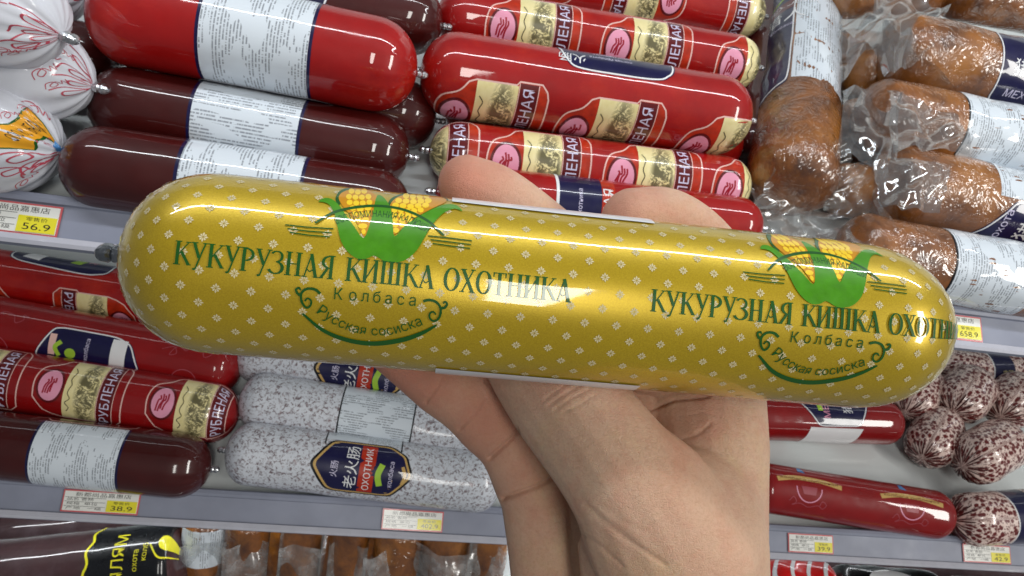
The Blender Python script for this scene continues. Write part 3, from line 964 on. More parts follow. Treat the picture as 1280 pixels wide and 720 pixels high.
sm = hand.modifiers.new('smooth', 'SMOOTH'); sm.factor = .5; sm.iterations = 10
dg = bpy.context.evaluated_depsgraph_get(); dg.update()
hm = bpy.data.meshes.new_from_object(hand.evaluated_get(dg))
hand.modifiers.clear()
nverts = len(hm.vertices)
co = np.zeros(nverts * 3); hm.vertices.foreach_get('co', co); co = co.reshape(-1, 3)
no = np.zeros(nverts * 3); hm.vertices.foreach_get('normal', no); no = no.reshape(-1, 3)
pr = project(co)
facing = ((CAM - co) * no).sum(1) > 0


def seg_dist(P, pts):
    best = np.full(len(P), 1e9)
    for a, b in zip(pts[:-1], pts[1:]):
        a = np.array(a, float); b = np.array(b, float); d = b - a
        t = np.clip(((P - a) @ d) / (d @ d), 0, 1)
        best = np.minimum(best, np.linalg.norm(P - (a + t[:, None] * d), axis=1))
    return best


CREASES = [  # polyline in pixels, half width px, depth mm, depth window (nearest, farthest)
    ([(558, 462), (548, 482), (532, 503)], 3.5, .9, .23, .275), ([(562, 466), (553, 486)], 2, .5, .23, .275),
    ([(606, 498), (594, 516), (574, 537)], 3.5, .9, .23, .275),
    ([(656, 528), (640, 548), (612, 573)], 4, 2.0, .235, .285),
    ([(708, 588), (672, 608), (628, 624)], 4.5, 2.2, .235, .29),
    ([(731, 630), (757, 653), (791, 679), (832, 706)], 3.2, .9, .19, .25), ([(728, 668), (752, 684), (778, 708)], 3, .6, .19, .25),
    ([(738, 622), (770, 646), (802, 664)], 2, .4, .19, .25),
    ([(686, 507), (704, 494), (728, 480)], 2.2, .5, .2, .26), ([(693, 513), (714, 498), (738, 486)], 2, .45, .2, .26), ([(678, 503), (694, 490), (712, 478)], 1.8, .4, .2, .26), ([(704, 516), (726, 505), (744, 494)], 1.8, .35, .2, .26),
    ([(806, 516), (820, 509), (842, 500), (884, 495)], 3.5, 1.8, .2395, .28), ([(834, 546), (852, 549), (872, 543), (888, 530)], 2.8, .7, .2385, .28), ([(850, 520), (878, 516), (900, 520)], 1.8, .25, .2385, .28),
    
    ([(884, 262), (876, 278), (872, 290)], 2, .3, .23, .28), ([(868, 258), (862, 270)], 1.6, .25, .23, .28),
]
move = np.zeros(nverts)
for pts, w, dep, n0, n1 in CREASES:
    d = seg_dist(pr[:, :2], pts)
    sel = facing & (pr[:, 2] > n0) & (pr[:, 2] < n1)
    move += np.where(sel, -.8 * dep * 1e-3 * np.exp(-(d / (.62 * w)) ** 2) + .03 * dep * 1e-3 * np.exp(-((d - 2.6 * w) / (1.8 * w)) ** 2), 0)
co = co + no * move[:, None]
# soften the joint between the wrist and the outer edge of the hand
ne = len(hm.edges); ed = np.zeros(ne * 2, int); hm.edges.foreach_get('vertices', ed); ed = ed.reshape(-1, 2)
deg = np.bincount(ed.ravel(), minlength=nverts).astype(float)
def soften(mask, times):
    global co
    for _ in range(times):
        acc = np.zeros_like(co)
        for c in range(3):
            acc[:, c] = np.bincount(ed[:, 0], co[ed[:, 1], c], nverts) + np.bincount(ed[:, 1], co[ed[:, 0], c], nverts)
        co = co + (acc / deg[:, None] - co) * (mask * .6)[:, None]
sst = lambda a, b, x: (lambda t: t * t * (3 - 2 * t))(np.clip((x - a) / (b - a), 0, 1))
soften(sst(850, 905, pr[:, 0]) * sst(560, 605, pr[:, 1]), 130)
soften(sst(700, 760, pr[:, 0]) * sst(715, 640, pr[:, 1]) * sst(560, 600, pr[:, 1]) * .5, 12)
hm.vertices.foreach_set('co', co.ravel())
ros = np.zeros(nverts)
for (x, y, r, a) in ((500, 470, 90, .9), (600, 530, 70, .75), (650, 590, 50, .4), (575, 225, 70, .95), (770, 270, 60, .7), (850, 285, 40, .4), (880, 520, 40, .35), (700, 490, 40, .2)):
    ros = np.maximum(ros, a * np.exp(-((pr[:, 0] - x) ** 2 + (pr[:, 1] - y) ** 2) / r ** 2) * (pr[:, 2] > (.245 if x < 660 and y > 400 else 0)))
at_ = hm.attributes.new('rosy', 'FLOAT', 'POINT'); at_.data.foreach_set('value', ros)
hm.polygons.foreach_set('use_smooth', [True] * len(hm.polygons))
hm.materials.clear(); hm.materials.append(M_SKIN)
hm.update()
old = hand.data; hand.data = hm; bpy.data.meshes.remove(old); hm.name = 'hand'
hand['label'] = 'bare hand and wrist reaching up to hold the gold sausage'; hand['category'] = 'hand'


# ------------------------------------------------------------------ upper shelf, left: dark and red sausages with paper labels
UP, LO = Z_UP, Z_LOW
REDG = 'red printed sausages stacked on the upper shelf'
DARKG = 'dark brown sausages with paper labels on the upper shelf'

S, r = deck_sausage('red_sausage', 'fat plain red sausage with a white small-print label, topmost of the left stack', 'sausage', (112, 12), (521, 92), UP, .072, .0325, M_RED, clips=(0, 1), a0=.9, a1=1.0, wrinkle=(.03, .05), nw=26, seed=21, bow=.001)
s0, s1 = S.st(247, 60)[0], S.st(384, 70)[0]
info_label(S, r, s0, s1, -.040, .10)
navy_label(S, r, [(s0 - .004, -.040), (s1 + .012, -.040), (s1 + .026, -.058), (s1 + .026, -.085), (s0 - .01, -.085), (s0 - .01, -.052)], [('老火肠', s0 + .012, -.052, .007, 's', M_WHITE)])
S, r = deck_sausage('dark_sausage', 'dark brown sausage under the fat red one, striped paper label reaching its lower edge', 'sausage', (112, 124), (511, 196), UP, .0265, .0262, M_BROWN, group=DARKG, clips=(0, 1), wrinkle=(.04, .05), nw=24, seed=22)
s0, s1 = S.st(240, 130)[0], S.st(374, 150)[0]
info_label(S, r, s0, s1, -.05, .10, paper=M_TXT2)
S, r = deck_sausage('dark_sausage', 'dark brown sausage at the rail with a pale paper label, directly behind the gold one', 'sausage', (78, 203), (512, 266), UP, .0265, .0265, M_BROWN, group=DARKG, clips=(1, 1), wrinkle=(.05, .05), nw=24, seed=23)
s0, s1 = S.st(228, 190)[0], S.st(380, 205)[0]
info_label(S, r, s0, s1, -.045, .10)
S, r = deck_sausage('dark_sausage', 'dark brown sausage mostly hidden, its end showing behind the fat red one', 'sausage', (200, 90), (545, 150), UP, .026, .026, M_BROWN, group=DARKG, wrinkle=(.04, .06), nw=24, seed=24)
S, r = deck_sausage('dark_sausage', 'dark brown sausage with a dark label lying above and behind the fat red one', 'sausage', (170, -35), (553, 32), UP, .062, .027, M_BROWN, group=DARKG, wrinkle=(.04, .06), nw=24, seed=25)
s0, s1 = S.st(300, 0)[0], S.st(424, 5)[0]
navy_label(S, r, [(s0, -.03), (s1 - .02, -.03), (s1, .03), (s1, .06), (s0, .06)], [('火肠', s1 - .035, .012, .008, 's', M_WHITE)])
deck_sausage('dark_sausage', 'dark brown sausage added to darken the gap between the hams and the fat red one', 'sausage', (-160, 52), (150, 78), UP, .0265, .0262, M_BROWN, group=DARKG, wrinkle=(.04, .05), seed=26)  # filler sausage added so the gap behind the hams reads dark
make('dark_sausage', 'dark brown sausage added front to back to darken the gap between printed stack and smoked sausage', 'sausage', on_deck(962, -40, UP, .024), on_deck(940, 196, UP, .022), .0215, M_BROWN, group=DARKG, wrinkle=(.04, .05), seed=27)  # another added filler, covers pale deck where only a dark gap belongs
# ---- red printed stack
S, r = deck_sausage('printed_sausage', 'large red printed sausage with navy label, resting on the other printed ones', 'sausage', (525, 88), (934, 150), UP, .060, .0312, M_RED, clips=(1, 1), a0=.9, a1=.95, wrinkle=(.02, .03), nw=26, seed=31)
for x, y in ((567, 135), (716, 160), (868, 182)):
    hunting_print(S, r, S.st(x, y)[0] + .001, -.032, scale=1.03)
sa, ta = S.st(695, 62); sb, tb = S.st(845, 92)
navy_label(S, r, [(sa - .004, ta + .045), (sa + .004, ta - .008), (sa + .012, ta - .019), (sb - .012, ta - .019), (sb, ta - .008), (sb + .006, ta + .045)],
           [('火肠', sa + .022, ta - .004, .008, '-s', M_WHITE), ('состав продукта', sa + .058, ta - .002, .003, '-s', M_LILAC), ('мясо говядина', sa + .058, ta + .004, .003, '-s', M_LILAC)], r=.3)
S, r = deck_sausage('printed_sausage', 'red printed sausage wedged under the large one, above the two raised fingertips', 'sausage', (537, 188), (934, 236), UP, .0240, .0238, M_RED, group=REDG, wrinkle=(.03, .04), seed=32)
for x in (486, 633, 778, 913):
    hunting_print(S, r, S.st(x, 195 + (x - 633) * .12)[0], -.003)
S, r = deck_sausage('printed_sausage', 'red sausage with a navy label seen between the two raised fingertips', 'sausage', (545, 240), (949, 285), UP, .0225, .0222, M_RED, clips=(1, 1), wrinkle=(.03, .03), seed=33)
sa, sb = S.st(697, 255)[0], S.st(752, 262)[0]
S.decal(r, [fig_rect(sa, sb, -.06, .06)], M_NAVY, 'dark_label', 1.6e-4)
S.decal(r, [fig_stroke([(sa, -.06), (sa, .06)], .0022)], M_WHITE, 'label_outline', 2.2e-4)
S.decal(r, [fig_rect(sb + .0002, sb + .010, -.06, .06)], M_ORANGE, 'lettered_band', 1.6e-4)
S.decal(r, [text_run('НАЯ', sb + .009, -.004, .008, 't')], M_WHITE, 'band_lettering', 2.4e-4)
S.decal(r, [text_run('охотника', sa + .018, -.006, .0035, 't')], M_LILAC, 'label_lettering', 2.4e-4)
S, r = deck_sausage('printed_sausage', 'red printed sausage lying right behind the large one, upright lettering', 'sausage', (545, 18), (945, 84), UP, .056, .0245, M_RED, group=REDG, wrinkle=(.03, .04), seed=34)
for x in (630, 774, 917):
    hunting_print(S, r, S.st(x, 25 + (x - 630) * .165)[0], -.002)
S, r = deck_sausage('printed_sausage', 'red printed sausage at the very back of the stack, lettering upside down', 'sausage', (590, -34), (952, 20), UP, .050, .0245, M_RED, group=REDG, wrinkle=(.03, .04), seed=35)
for x in (700, 838, 985):
    hunting_print(S, r, S.st(x, -10 + (x - 700) * .13)[0], .004, flip=True)
S, r = deck_sausage('printed_sausage', 'red printed sausage buried in the stack under the large one', 'sausage', (555, 130), (925, 185), UP, .0235, .0235, M_RED, group=REDG, wrinkle=(.03, .04), seed=36)
for x in (640, 785): hunting_print(S, r, S.st(x, 150)[0], 0)


# ------------------------------------------------------------------ upper shelf, far left: white hams with gathered ends
HAMG = 'white film hams with gathered ends at the left of the upper shelf'
M_SCRAWL = mat('print_scrawl_red', lin(178, 66, 84), .4, 0, .4, .1)


def scrawl(S, root, s, t, k=1.0, a=0.0):
    ca, sa = math.cos(a), math.sin(a)
    P = curve_pts([(-.008, 0), (-.004, .004), (.002, .003), (.003, -.001), (-.002, -.002), (-.003, .001), (.004, .002), (.006, -.002), (.009, .001), (.010, -.003), (.013, .001)], 4)
    S.decal(root, [fig_stroke([(s + (x * ca - y * sa) * k, t + (x * sa + y * ca) * k) for x, y in P], .00075 * k)], M_SCRAWL, 'printed_scrawl', 1.6e-4)


def ham(label, tip, direction, L, R, h, seed, scrawls, patches):
    P1 = on_deck(*tip, UP, h); d = unit(direction)
    S, r = make('white_ham', label, 'ham', P1 - d * L, P1, R, M_HAMW, group=HAMG, clips=(0, 1), clip_size=.0068, a0=.9, a1=1.05, power=1.75, wrinkle=(0, .17), nw=15, seed=seed, lump=.012)
    for x, y, k, a in scrawls: scrawl(S, r, *S.st(x, y), k, a)
    g = random.Random(seed)
    for q in range(16): scrawl(S, r, S.L - g.uniform(.012, .07), g.uniform(-.055, .055), g.uniform(.5, .85), g.uniform(-.6, 1.2))
    for px, line, words in patches:
        pts = [S.st(*p) for p in px]
        P_ = S.decal(r, [fig_poly(pts)], M_YEL, 'orange_patch', 1.5e-4)
        S.decal(P_, [fig_stroke(pts, .0011, True)], line, 'patch_outline', 1.9e-4)
        if words:
            tx, (xa, ya), (xb, yb), hh = words
            a = np.array(S.st(xa, ya)); b = np.array(S.st(xb, yb)); e = b - a; w_ = np.linalg.norm(e); e /= w_; n_ = np.array([-e[1], e[0]])
            f, wd = fig_text(tx)
            S.decal(P_, [fig_map(f, lambda x, y: tuple(a + e * x * w_ / wd + n_ * y * hh / .73))], M_INK, 'patch_lettering', 2.2e-4)
    return S, r


ham('white ham at the rail with an orange lettered patch and a blue tab', (76, 190), (.98, -.12, .0), .15, .0345, .0345, 41,
    [(9, 205, 1.5, .5), (28, 226, 1.4, .9), (48, 222, 1.2, 1.0), (4, 226, 1.2, .1), (72, 160, .8, 1.4), (36, 160, .7, .9), (55, 140, .7, .5), (30, 236, 1.2, .7)],
    [([(-25, 186), (0, 186), (19, 188), (22, 178), (27, 158), (37, 144), (61, 135), (46, 124), (31, 119), (23, 124), (16, 136), (0, 148), (-25, 158)], M_GREEN, ('ООО КОЛБАСНЫЙ', (9, 173), (50, 130), .0060)),
     ([(69, 156), (54, 164), (44, 184), (50, 191), (63, 191), (68, 175)], M_INK, None)])
ham('white ham on top of the pile with its grey clip over the ham behind', (78, 44), (.95, -.30, -.12), .15, .033, .100, 42,
    [(18, 18, 1.5, -.5), (38, 30, 1.5, -.4), (55, 50, 1.1, .3), (28, 90, 1.4, -.5), (8, 72, 1.3, -.3), (62, 66, 1.1, .9), (40, 82, 1.2, -.6), (20, 60, 1.3, .2), (12, 42, 1.2, .4)],
    [([(43, 6), (54, 1), (68, 5), (76, 14), (74, 27), (61, 32)], M_INK, ('ООО К', (56, 25), (74, 10), .0075))])
ham('white ham half hidden under the top one, red scrawls by its shaded clip', (117, 108), (.98, -.08, -.10), .15, .031, .055, 43,
    [(95, 54, 1.4, -.8), (110, 74, 1.3, -.8), (82, 106, 1.5, -.3), (104, 90, 1.1, .2), (86, 78, 1.2, .3), (76, 128, 1.3, -.3)], [([(88, 130), (98, 122), (110, 130), (104, 142), (92, 146)], M_INK, None)])
ham('white ham at the back beside the fat red sausage', (108, -6), (.98, -.1, 0), .15, .030, .060, 44, [(95, -2, 1.4, 1.2), (88, 8, 1.4, 1.2), (102, 8, 1.3, 1.2)], [])
tabp = on_deck(60, 178, UP, .066)
tv_ = [(-.004, -.0015, 0), (.004, -.0015, 0), (.0035, .0015, .0), (-.0035, .0015, 0)]
tabm = []
for i, (a, b) in enumerate(((0, 0), (.003, .0012), (.006, .0016), (.009, .0008))):
    for sgn in (-1, 1): tabm.append(at_depth(56 + 12 * i / 3 * 1.6, 170 + 6.5 * i, .452 - .004 * math.sin(i)) + np.array([.0, .0, .0]) + ROT[:, 0] * sgn * .0032 * (1 if i < 3 else .6))
for i in range(4):
    for sgn in (-1, 1): tabm.append(tabm[i * 2 + (0 if sgn < 0 else 1)] + cam_ray(60, 178) * .0008)
tf = []
for i in range(3):
    a = 2 * i; tf += [(a, a + 1, a + 3, a + 2), (a + 8, a + 10, a + 11, a + 9), (a, a + 2, a + 10, a + 8), (a + 1, a + 9, a + 11, a + 3)]
tf += [(0, 8, 9, 1), (6, 7, 15, 14)]
tab = mesh_obj('blue_tab', tabm, tf, M_BLUE)
tab['label'] = 'small blue plastic tab lying by the clip of the white ham'; tab['category'] = 'tab'


# ------------------------------------------------------------------ upper shelf, right: smoked sausages in clear film
SMG = 'smoked sausages in clear film at the right of the upper shelf'


def film_sheet(root, corners, nx=46, ny=40, amp=.006, seed=0, name='clear_film', notch=.0, material=None):
    """crumpled loose end of a film pouch: a sheet through four corner points, folded and creased"""
    g = np.random.default_rng(seed)
    A, B, C, D = [np.asarray(c, float) for c in corners]
    U, Vv = np.meshgrid(np.linspace(0, 1, nx), np.linspace(0, 1, ny), indexing='ij')
    edge = 1 + notch * (np.sin(Vv * 6 + seed) * .5 + np.sin(Vv * 13 + seed * 2) * .25)
    U2 = np.clip(U * edge, 0, 1.3)
    P = ((1 - U2) * (1 - Vv))[..., None] * A + (U2 * (1 - Vv))[..., None] * B + (U2 * Vv)[..., None] * C + ((1 - U2) * Vv)[..., None] * D
    n = unit(np.cross(B - A, D - A)); n = n if n.dot(CAM - A) > 0 else -n
    h = np.zeros_like(U)
    for k in range(7):
        th = g.uniform(0, math.pi); fr = g.uniform(1.2, 5); ph = g.uniform(0, 6.28)
        w = np.cos(th) * U + np.sin(th) * Vv * .8 + .12 * np.sin(4 * U + 5 * Vv + ph)
        h += (1 - np.abs(2 * ((w * fr * .5 + ph) % 1.0) - 1) * 2) / (fr ** .75) * g.uniform(.4, 1)
    for _ in range(3):
        hp = np.pad(h, 1, mode='edge')
        h = (hp[:-2, 1:-1] + hp[2:, 1:-1] + hp[1:-1, :-2] + hp[1:-1, 2:] + 2 * h) / 6
    h += .8 * np.sin(3.1 * U + 1.7 + seed) * np.sin(2.7 * Vv + seed)
    fade = 1.0
    P = P + (h * amp * fade)[..., None] * n
    V = P.reshape(-1, 3); Fc = [(i * ny + j, (i + 1) * ny + j, (i + 1) * ny + j + 1, i * ny + j + 1) for i in range(nx - 1) for j in range(ny - 1)]
    o = mesh_obj(name, V, Fc, material or M_FILM, root, smooth=True)
    return o


def deck4(px, hs, z0=UP):
    return [on_deck(x, y, z0, h) for (x, y), h in zip(px, hs)]


def smoked(label, a, b, h, R, seed, z0=UP, **kw):
    return deck_sausage('smoked_sausage', label, 'sausage', a, b, z0, h, R, M_SMOKE, group=kw.pop('group', SMG), clips=(0, 0), a0=kw.pop('a0', .62), a1=kw.pop('a1', .7), power=2.3, lump=.022, wrinkle=(.03, .03), seed=seed)


# the one lying front to back beside the printed stack
P0 = on_deck(1012, -60, UP, .042); P1 = on_deck(989, 243, UP, .040)
S, r = make('smoked_sausage', 'smoked sausage lying front to back beside the printed stack, navy and white label', 'sausage', P0, P1, .0355, M_SMOKE, group=None, clips=(0, 0), a0=.7, a1=.75, power=2.4, lump=.02, wrinkle=(.03, .05), seed=51)
sA = S.st(995, 98)[0]; sB = S.st(1003, -40)[0]
sg = 1.0
tL = S.st(940, 60)[1]; tM = S.st(992, 60)[1]; tR = S.st(1050, 60)[1]
lo_, hi_ = min(tL, tR), max(tL, tR)
if tL < tR: wr_, nr_ = (tM, tR + .035), (tL - .035, tM)
else: wr_, nr_ = (tR - .035, tM), (tM, tL + .035)
S.decal(r, [fig_rect(sB, sA - .004, *wr_)], M_TXT2, 'paper_label', 1.6e-4)
dirn = 't' if tL < tR else '-t'
tt = lambda q: nr_[1] - q if tL < tR else nr_[0] + q        # distance from the border between the two halves
navy_label(S, r, [(sB, tt(.0015)), (sA + .0, tt(.0015)), (sA + .016, tt(.03)), (sA + .016, tt(.05)), (sB, tt(.05))], r=.12)
bandS = S.st(955, 42)[0]
S.decal(r, [fig_poly([(bandS - .011, tt(.003)), (bandS + .008, tt(.003)), (bandS + .014, tt(.05)), (bandS - .004, tt(.05))])], M_BAND, 'red_band', 3.2e-4)
S.decal(r, [text_run('МЕХОВИК', bandS + .002 if dirn == 't' else bandS - .004, tt(.006) if dirn == '-t' else tt(.036), .0085, dirn)], M_WHITE, 'band_lettering', 3.8e-4)
S.decal(r, [text_run('猎人', bandS + .030, tt(.008) if dirn == '-t' else tt(.034), .016, dirn)], M_WHITE, 'label_lettering', 3.6e-4)
S.decal(r, [fig_stroke([(bandS - .022, tt(.012)), (bandS - .013, tt(.03))], .004)], M_LIME, 'green_stripe', 3.6e-4)
S.decal(r, [text_run('колбаса', bandS + .042, tt(.006) if dirn == '-t' else tt(.026), .0045, dirn)], M_LILAC, 'label_lettering', 3.6e-4)
film_sheet(r, deck4([(968, 205), (1062, 170), (1056, 262), (940, 262)], [.055, .070, .030, .028]), seed=1, amp=.007, notch=.2)
film_sheet(r, deck4([(938, 232), (1010, 236), (1056, 300), (968, 310)], [.03, .035, .02, .018]), seed=2, amp=.006, notch=.25)

S, r = smoked('smoked sausage with a navy label, uppermost of the right-hand pile', (1102, 62), (1330, 112), .085, .0350, 52)
s0 = S.st(1254, 85)[0]
navy_label(S, r, [(s0, -.018), (s0 + .004, -.026), (s0 + .09, -.026), (s0 + .09, .05), (s0 - .002, .05), (s0 - .004, .02)], [('猎人', s0 + .010, .004, .012, 's', M_WHITE), ('МЕХ', s0 + .012, -.016, .007, 's', M_LILAC)], r=.15)
S.decal(r, [fig_rect(s0 - .006, s0 + .09, -.075, -.0265)], M_TXT2, 'paper_label', 1.5e-4)
film_sheet(r, deck4([(1052, 30), (1190, 2), (1150, 70), (1105, 98)], [.075, .110, .118, .085]), seed=3, amp=.010, notch=.2)
film_sheet(r, deck4([(1102, 48), (1142, 60), (1202, 128), (1120, 100)], [.10, .115, .07, .06]), seed=4, amp=.006, notch=.2)

S, r = smoked('smoked sausage sticking out from behind the clear film at the back', (1058, 85), (1180, 105), .055, .026, 53)
film_sheet(r, deck4([(1046, 0), (1110, -30), (1112, 40), (1050, 110)], [.07, .09, .09, .065]), seed=5, amp=.010, notch=.2)
S, r = smoked('smoked sausage lying high at the back above the navy-labelled one', (1185, -14), (1340, 16), .098, .028, 54)
S, r = smoked('smoked sausage at the top edge behind gathered film', (1040, -18), (1180, -12), .085, .030, 58)
film_sheet(r, deck4([(1080, -30), (1180, -40), (1172, 22), (1100, 50)], [.11, .12, .125, .11]), seed=15, amp=.010, notch=.2)

S, r = smoked('smoked sausage with a broad white small-print label, middle of the pile', (1076, 140), (1330, 192), .066, .0315, 55)
s0 = S.st(1210, 165)[0]
S.decal(r, [fig_rect(s0, s0 + .12, -.04, .09)], M_TXT, 'paper_label', 1.6e-4)
S.decal(r, [fig_rect(s0 - .0015, s0 - .0001, -.04, .09)], M_BLACK, 'label_edge', 1.6e-4)
film_sheet(r, deck4([(1054, 112), (1128, 108), (1120, 205), (1044, 200)], [.08, .095, .09, .07]), seed=6, amp=.006)
film_sheet(r, deck4([(1110, 110), (1200, 142), (1215, 190), (1118, 190)], [.098, .100, .098, .095]), seed=7, amp=.006)

S, r = smoked('smoked sausage with a slanting navy lettered label, above the rail', (1092, 226), (1330, 278), .044, .0335, 56)
s0, t0_ = S.st(1206, 290)
navy_label(S, r, [(s0 - .002, t0_ - .008), (s0 + .026, t0_ + .036), (s0 + .14, t0_ + .036), (s0 + .14, t0_ - .03), (s0 - .002, t0_ - .03)],
           [('猎肉', s0 + .052, t0_ + .004, .014, 't', M_WHITE), ('МЕХОВИК', s0 + .068, t0_ - .014, .009, 't', M_PINK), ('охота', s0 + .026, t0_ + .002, .007, 't', M_LILAC)], r=.1)
S.decal(r, [fig_rect(s0 + .012, s0 + .14, t0_ + .0365, t0_ + .1)], M_TXT, 'paper_label', 1.5e-4)
film_sheet(r, deck4([(1046, 210), (1110, 196), (1112, 290), (1030, 262)], [.06, .085, .05, .03]), seed=8, amp=.007, notch=.2)
film_sheet(r, deck4([(1090, 190), (1190, 205), (1180, 262), (1098, 262)], [.080, .084, .072, .070]), seed=9, amp=.005)

S, r = smoked('smoked sausage at the rail with a black-edged white label', (1052, 312), (1330, 360), .030, .0295, 57)
s0 = S.st(1198, 330)[0]; s1 = S.st(1300, 350)[0]
S.decal(r, [fig_rect(s0, s1, -.034, .09)], M_TXT, 'paper_label', 1.6e-4)
S.decal(r, [fig_rect(s0 - .0018, s0 - .0001, -.034, .09)], M_BLACK, 'label_edge', 1.6e-4)
navy_label(S, r, [(s0 - .012, -.046), (s0 - .004, -.036), (s1, -.036), (s1, -.08), (s0 - .012, -.08)], [('肉МЕХ', s0 + .012, -.046, .006, 's', M_WHITE)], r=.15)
film_sheet(r, deck4([(1010, 262), (1090, 276), (1072, 330), (1000, 300)], [.03, .055, .045, .012]), seed=10, amp=.006, notch=.2)


smoked('smoked sausage at the bottom of the pile, added to darken the gap under the film', (1046, 160), (1300, 190), .029, .0285, 59)  # first of three unseen fillers added to darken gaps and prop the pile
smoked('smoked sausage under the slanting-label one, added to darken the gap under the film', (1036, 236), (1290, 262), .0235, .0230, 60)
smoked('smoked sausage added deep at the back to darken the gap under the uppermost one', (1040, 70), (1300, 110), .030, .0295, 61)
# ------------------------------------------------------------------ lower shelf, left
S, r = deck_sausage('printed_sausage', 'red printed sausage lying deepest under the upper rail, navy label', 'sausage', (-75, 335), (215, 378), LO, .0290, .0285, M_RED, wrinkle=(.03, .03), seed=61)
hunting_print(S, r, S.st(150, 385)[0], -.034, flip=True); hunting_print(S, r, S.st(-6, 360)[0], -.034, flip=True)
sa, ta = S.st(14, 316); sb, tb = S.st(150, 334); sc_, tcx = S.st(108, 347)
navy_label(S, r, [(sa, ta + .03), (sa, ta - .006), (sa + .012, ta - .012), (sc_, ta - .018), (sc_ + .02, ta - .012), (sb, ta + .02), (sb, ta + .035)], [('肉', sc_ - .006, ta + .002, .006, 's', M_PINK)], r=.3)
S.decal(r, [fig_poly([(sa + .013, ta - .004), (sa + .030, ta - .007), (sa + .034, ta + .012), (sa + .018, ta + .012)])], M_WHITE, 'white_patch', 3.2e-4)
S.decal(r, [fig_poly([(sc_ - .022, ta - .003), (sc_ - .012, ta - .004), (sc_ - .008, ta + .006), (sc_ - .018, ta + .006)])], M_LIME, 'green_patch', 3.2e-4)

S, r = deck_sausage('plain_red_sausage', 'plain red sausage with a white-striped navy label, between two printed ones', 'sausage', (-70, 396), (301, 464), LO, .0300, .0295, M_DRED, wrinkle=(.03, .03), a1=.75, seed=62)
q = [S.st(*p) for p in ((42, 440), (68, 409), (150, 432), (182, 462))]
navy_label(S, r, [q[0], q[1], (q[1][0] + .010, q[1][1] + .002), (q[2][0] - .004, q[1][1] + .002), (q[2][0] + .012, q[1][1] - .004), (q[3][0], q[0][1] - .012), (q[0][0] + .004, q[0][1] - .014)], r=.25)
sx, tx = S.st(150, 450)
S.decal(r, [fig_rect(sx - .010, sx + .004, q[1][1] - .03, q[1][1] - .001)], M_WHITE, 'white_stripe', 3.2e-4)
S.decal(r, [fig_rect(sx - .066, sx - .060, q[1][1] - .026, q[1][1] - .006)], M_PALE, 'pink_stripe', 3.2e-4)
S.decal(r, [fig_stroke(curve_pts([(sx - .055, q[1][1] - .012), (sx - .060, q[1][1] - .018), (sx - .056, q[1][1] - .026)], 5), .004)], M_LIME, 'green_curl', 3.2e-4)
S.decal(r, [fig_ellipse(sx - .046, q[1][1] - .022, .005, .005)], M_LIME, 'green_curl', 3.3e-4)
S.decal(r, [text_run('колбаса', sx - .030, q[1][1] - .026, .004, 't')], M_LILAC, 'label_lettering', 3.3e-4)
M_TRACE = mat('print_dusky_pink', lin(158, 70, 80), .35, 0, .8, .05)
for x0_, fl in ((.0, 1), (.175, -1)):
    P = curve_pts([(-.01, .004), (.0, .008), (.004, .002), (-.002, .0), (.004, .010), (.012, .006), (.016, .012), (.026, .010), (.030, .003), (.036, .007), (.034, .012), (.040, .010)], 5)
    S.decal(r, [fig_stroke([(sx - .13 + x0_ + x, tx + .014 + y) for x, y in P], .0007)], M_TRACE, 'faint_ornament', 1.6e-4)
    S.decal(r, [fig_stroke([(sx - .115 + x0_ + .012 * math.cos(a / 10 * math.pi), tx - .010 + .012 * math.sin(a / 10 * math.pi)) for a in range(11)], .0009)], M_TRACE, 'faint_arch', 1.6e-4)

S, r = deck_sausage('printed_sausage', 'red printed sausage in front of the plain red one on the lower shelf', 'sausage', (-90, 460), (298, 521), LO, .0298, .0292, M_DRED, clips=(1, 1), wrinkle=(.03, .04), a1=.95, seed=63)
for x in (-70, 64, 205): hunting_print(S, r, S.st(x, 478 + (x - 64) * .14)[0], .002, script=M_DRED)

S, r = deck_sausage('dark_sausage', 'near-black sausage with a white label, front of the lower shelf at the rail', 'sausage', (-110, 545), (263, 586), LO, .0300, .0292, M_BROWN, clips=(1, 1), wrinkle=(.04, .06), a1=1.05, seed=64)
s0, s1 = S.st(36, 570)[0], S.st(146, 575)[0]
info_label(S, r, s0, s1, -.060, .030)
S.decal(r, [fig_stroke([(s0, .036), (s0 + .004, .032), (s1 - .002, .032), (s1 + .004, .036), (s1 + .004, .05)], .001)], M_PALE, 'label_outline', 2e-4)

# ------------------------------------------------------------------ lower shelf, middle: white salami
SALG = 'white salami on the lower shelf'
HEX = lambda S, sc, tc, w, hgt: [(sc - w, tc), (sc - w * .62, tc + hgt), (sc + w * .52, tc + hgt), (sc + w * .84, tc + hgt * .62), (sc + w, tc - hgt * .1), (sc + w * .6, tc - hgt), (sc - w * .62, tc - hgt)]


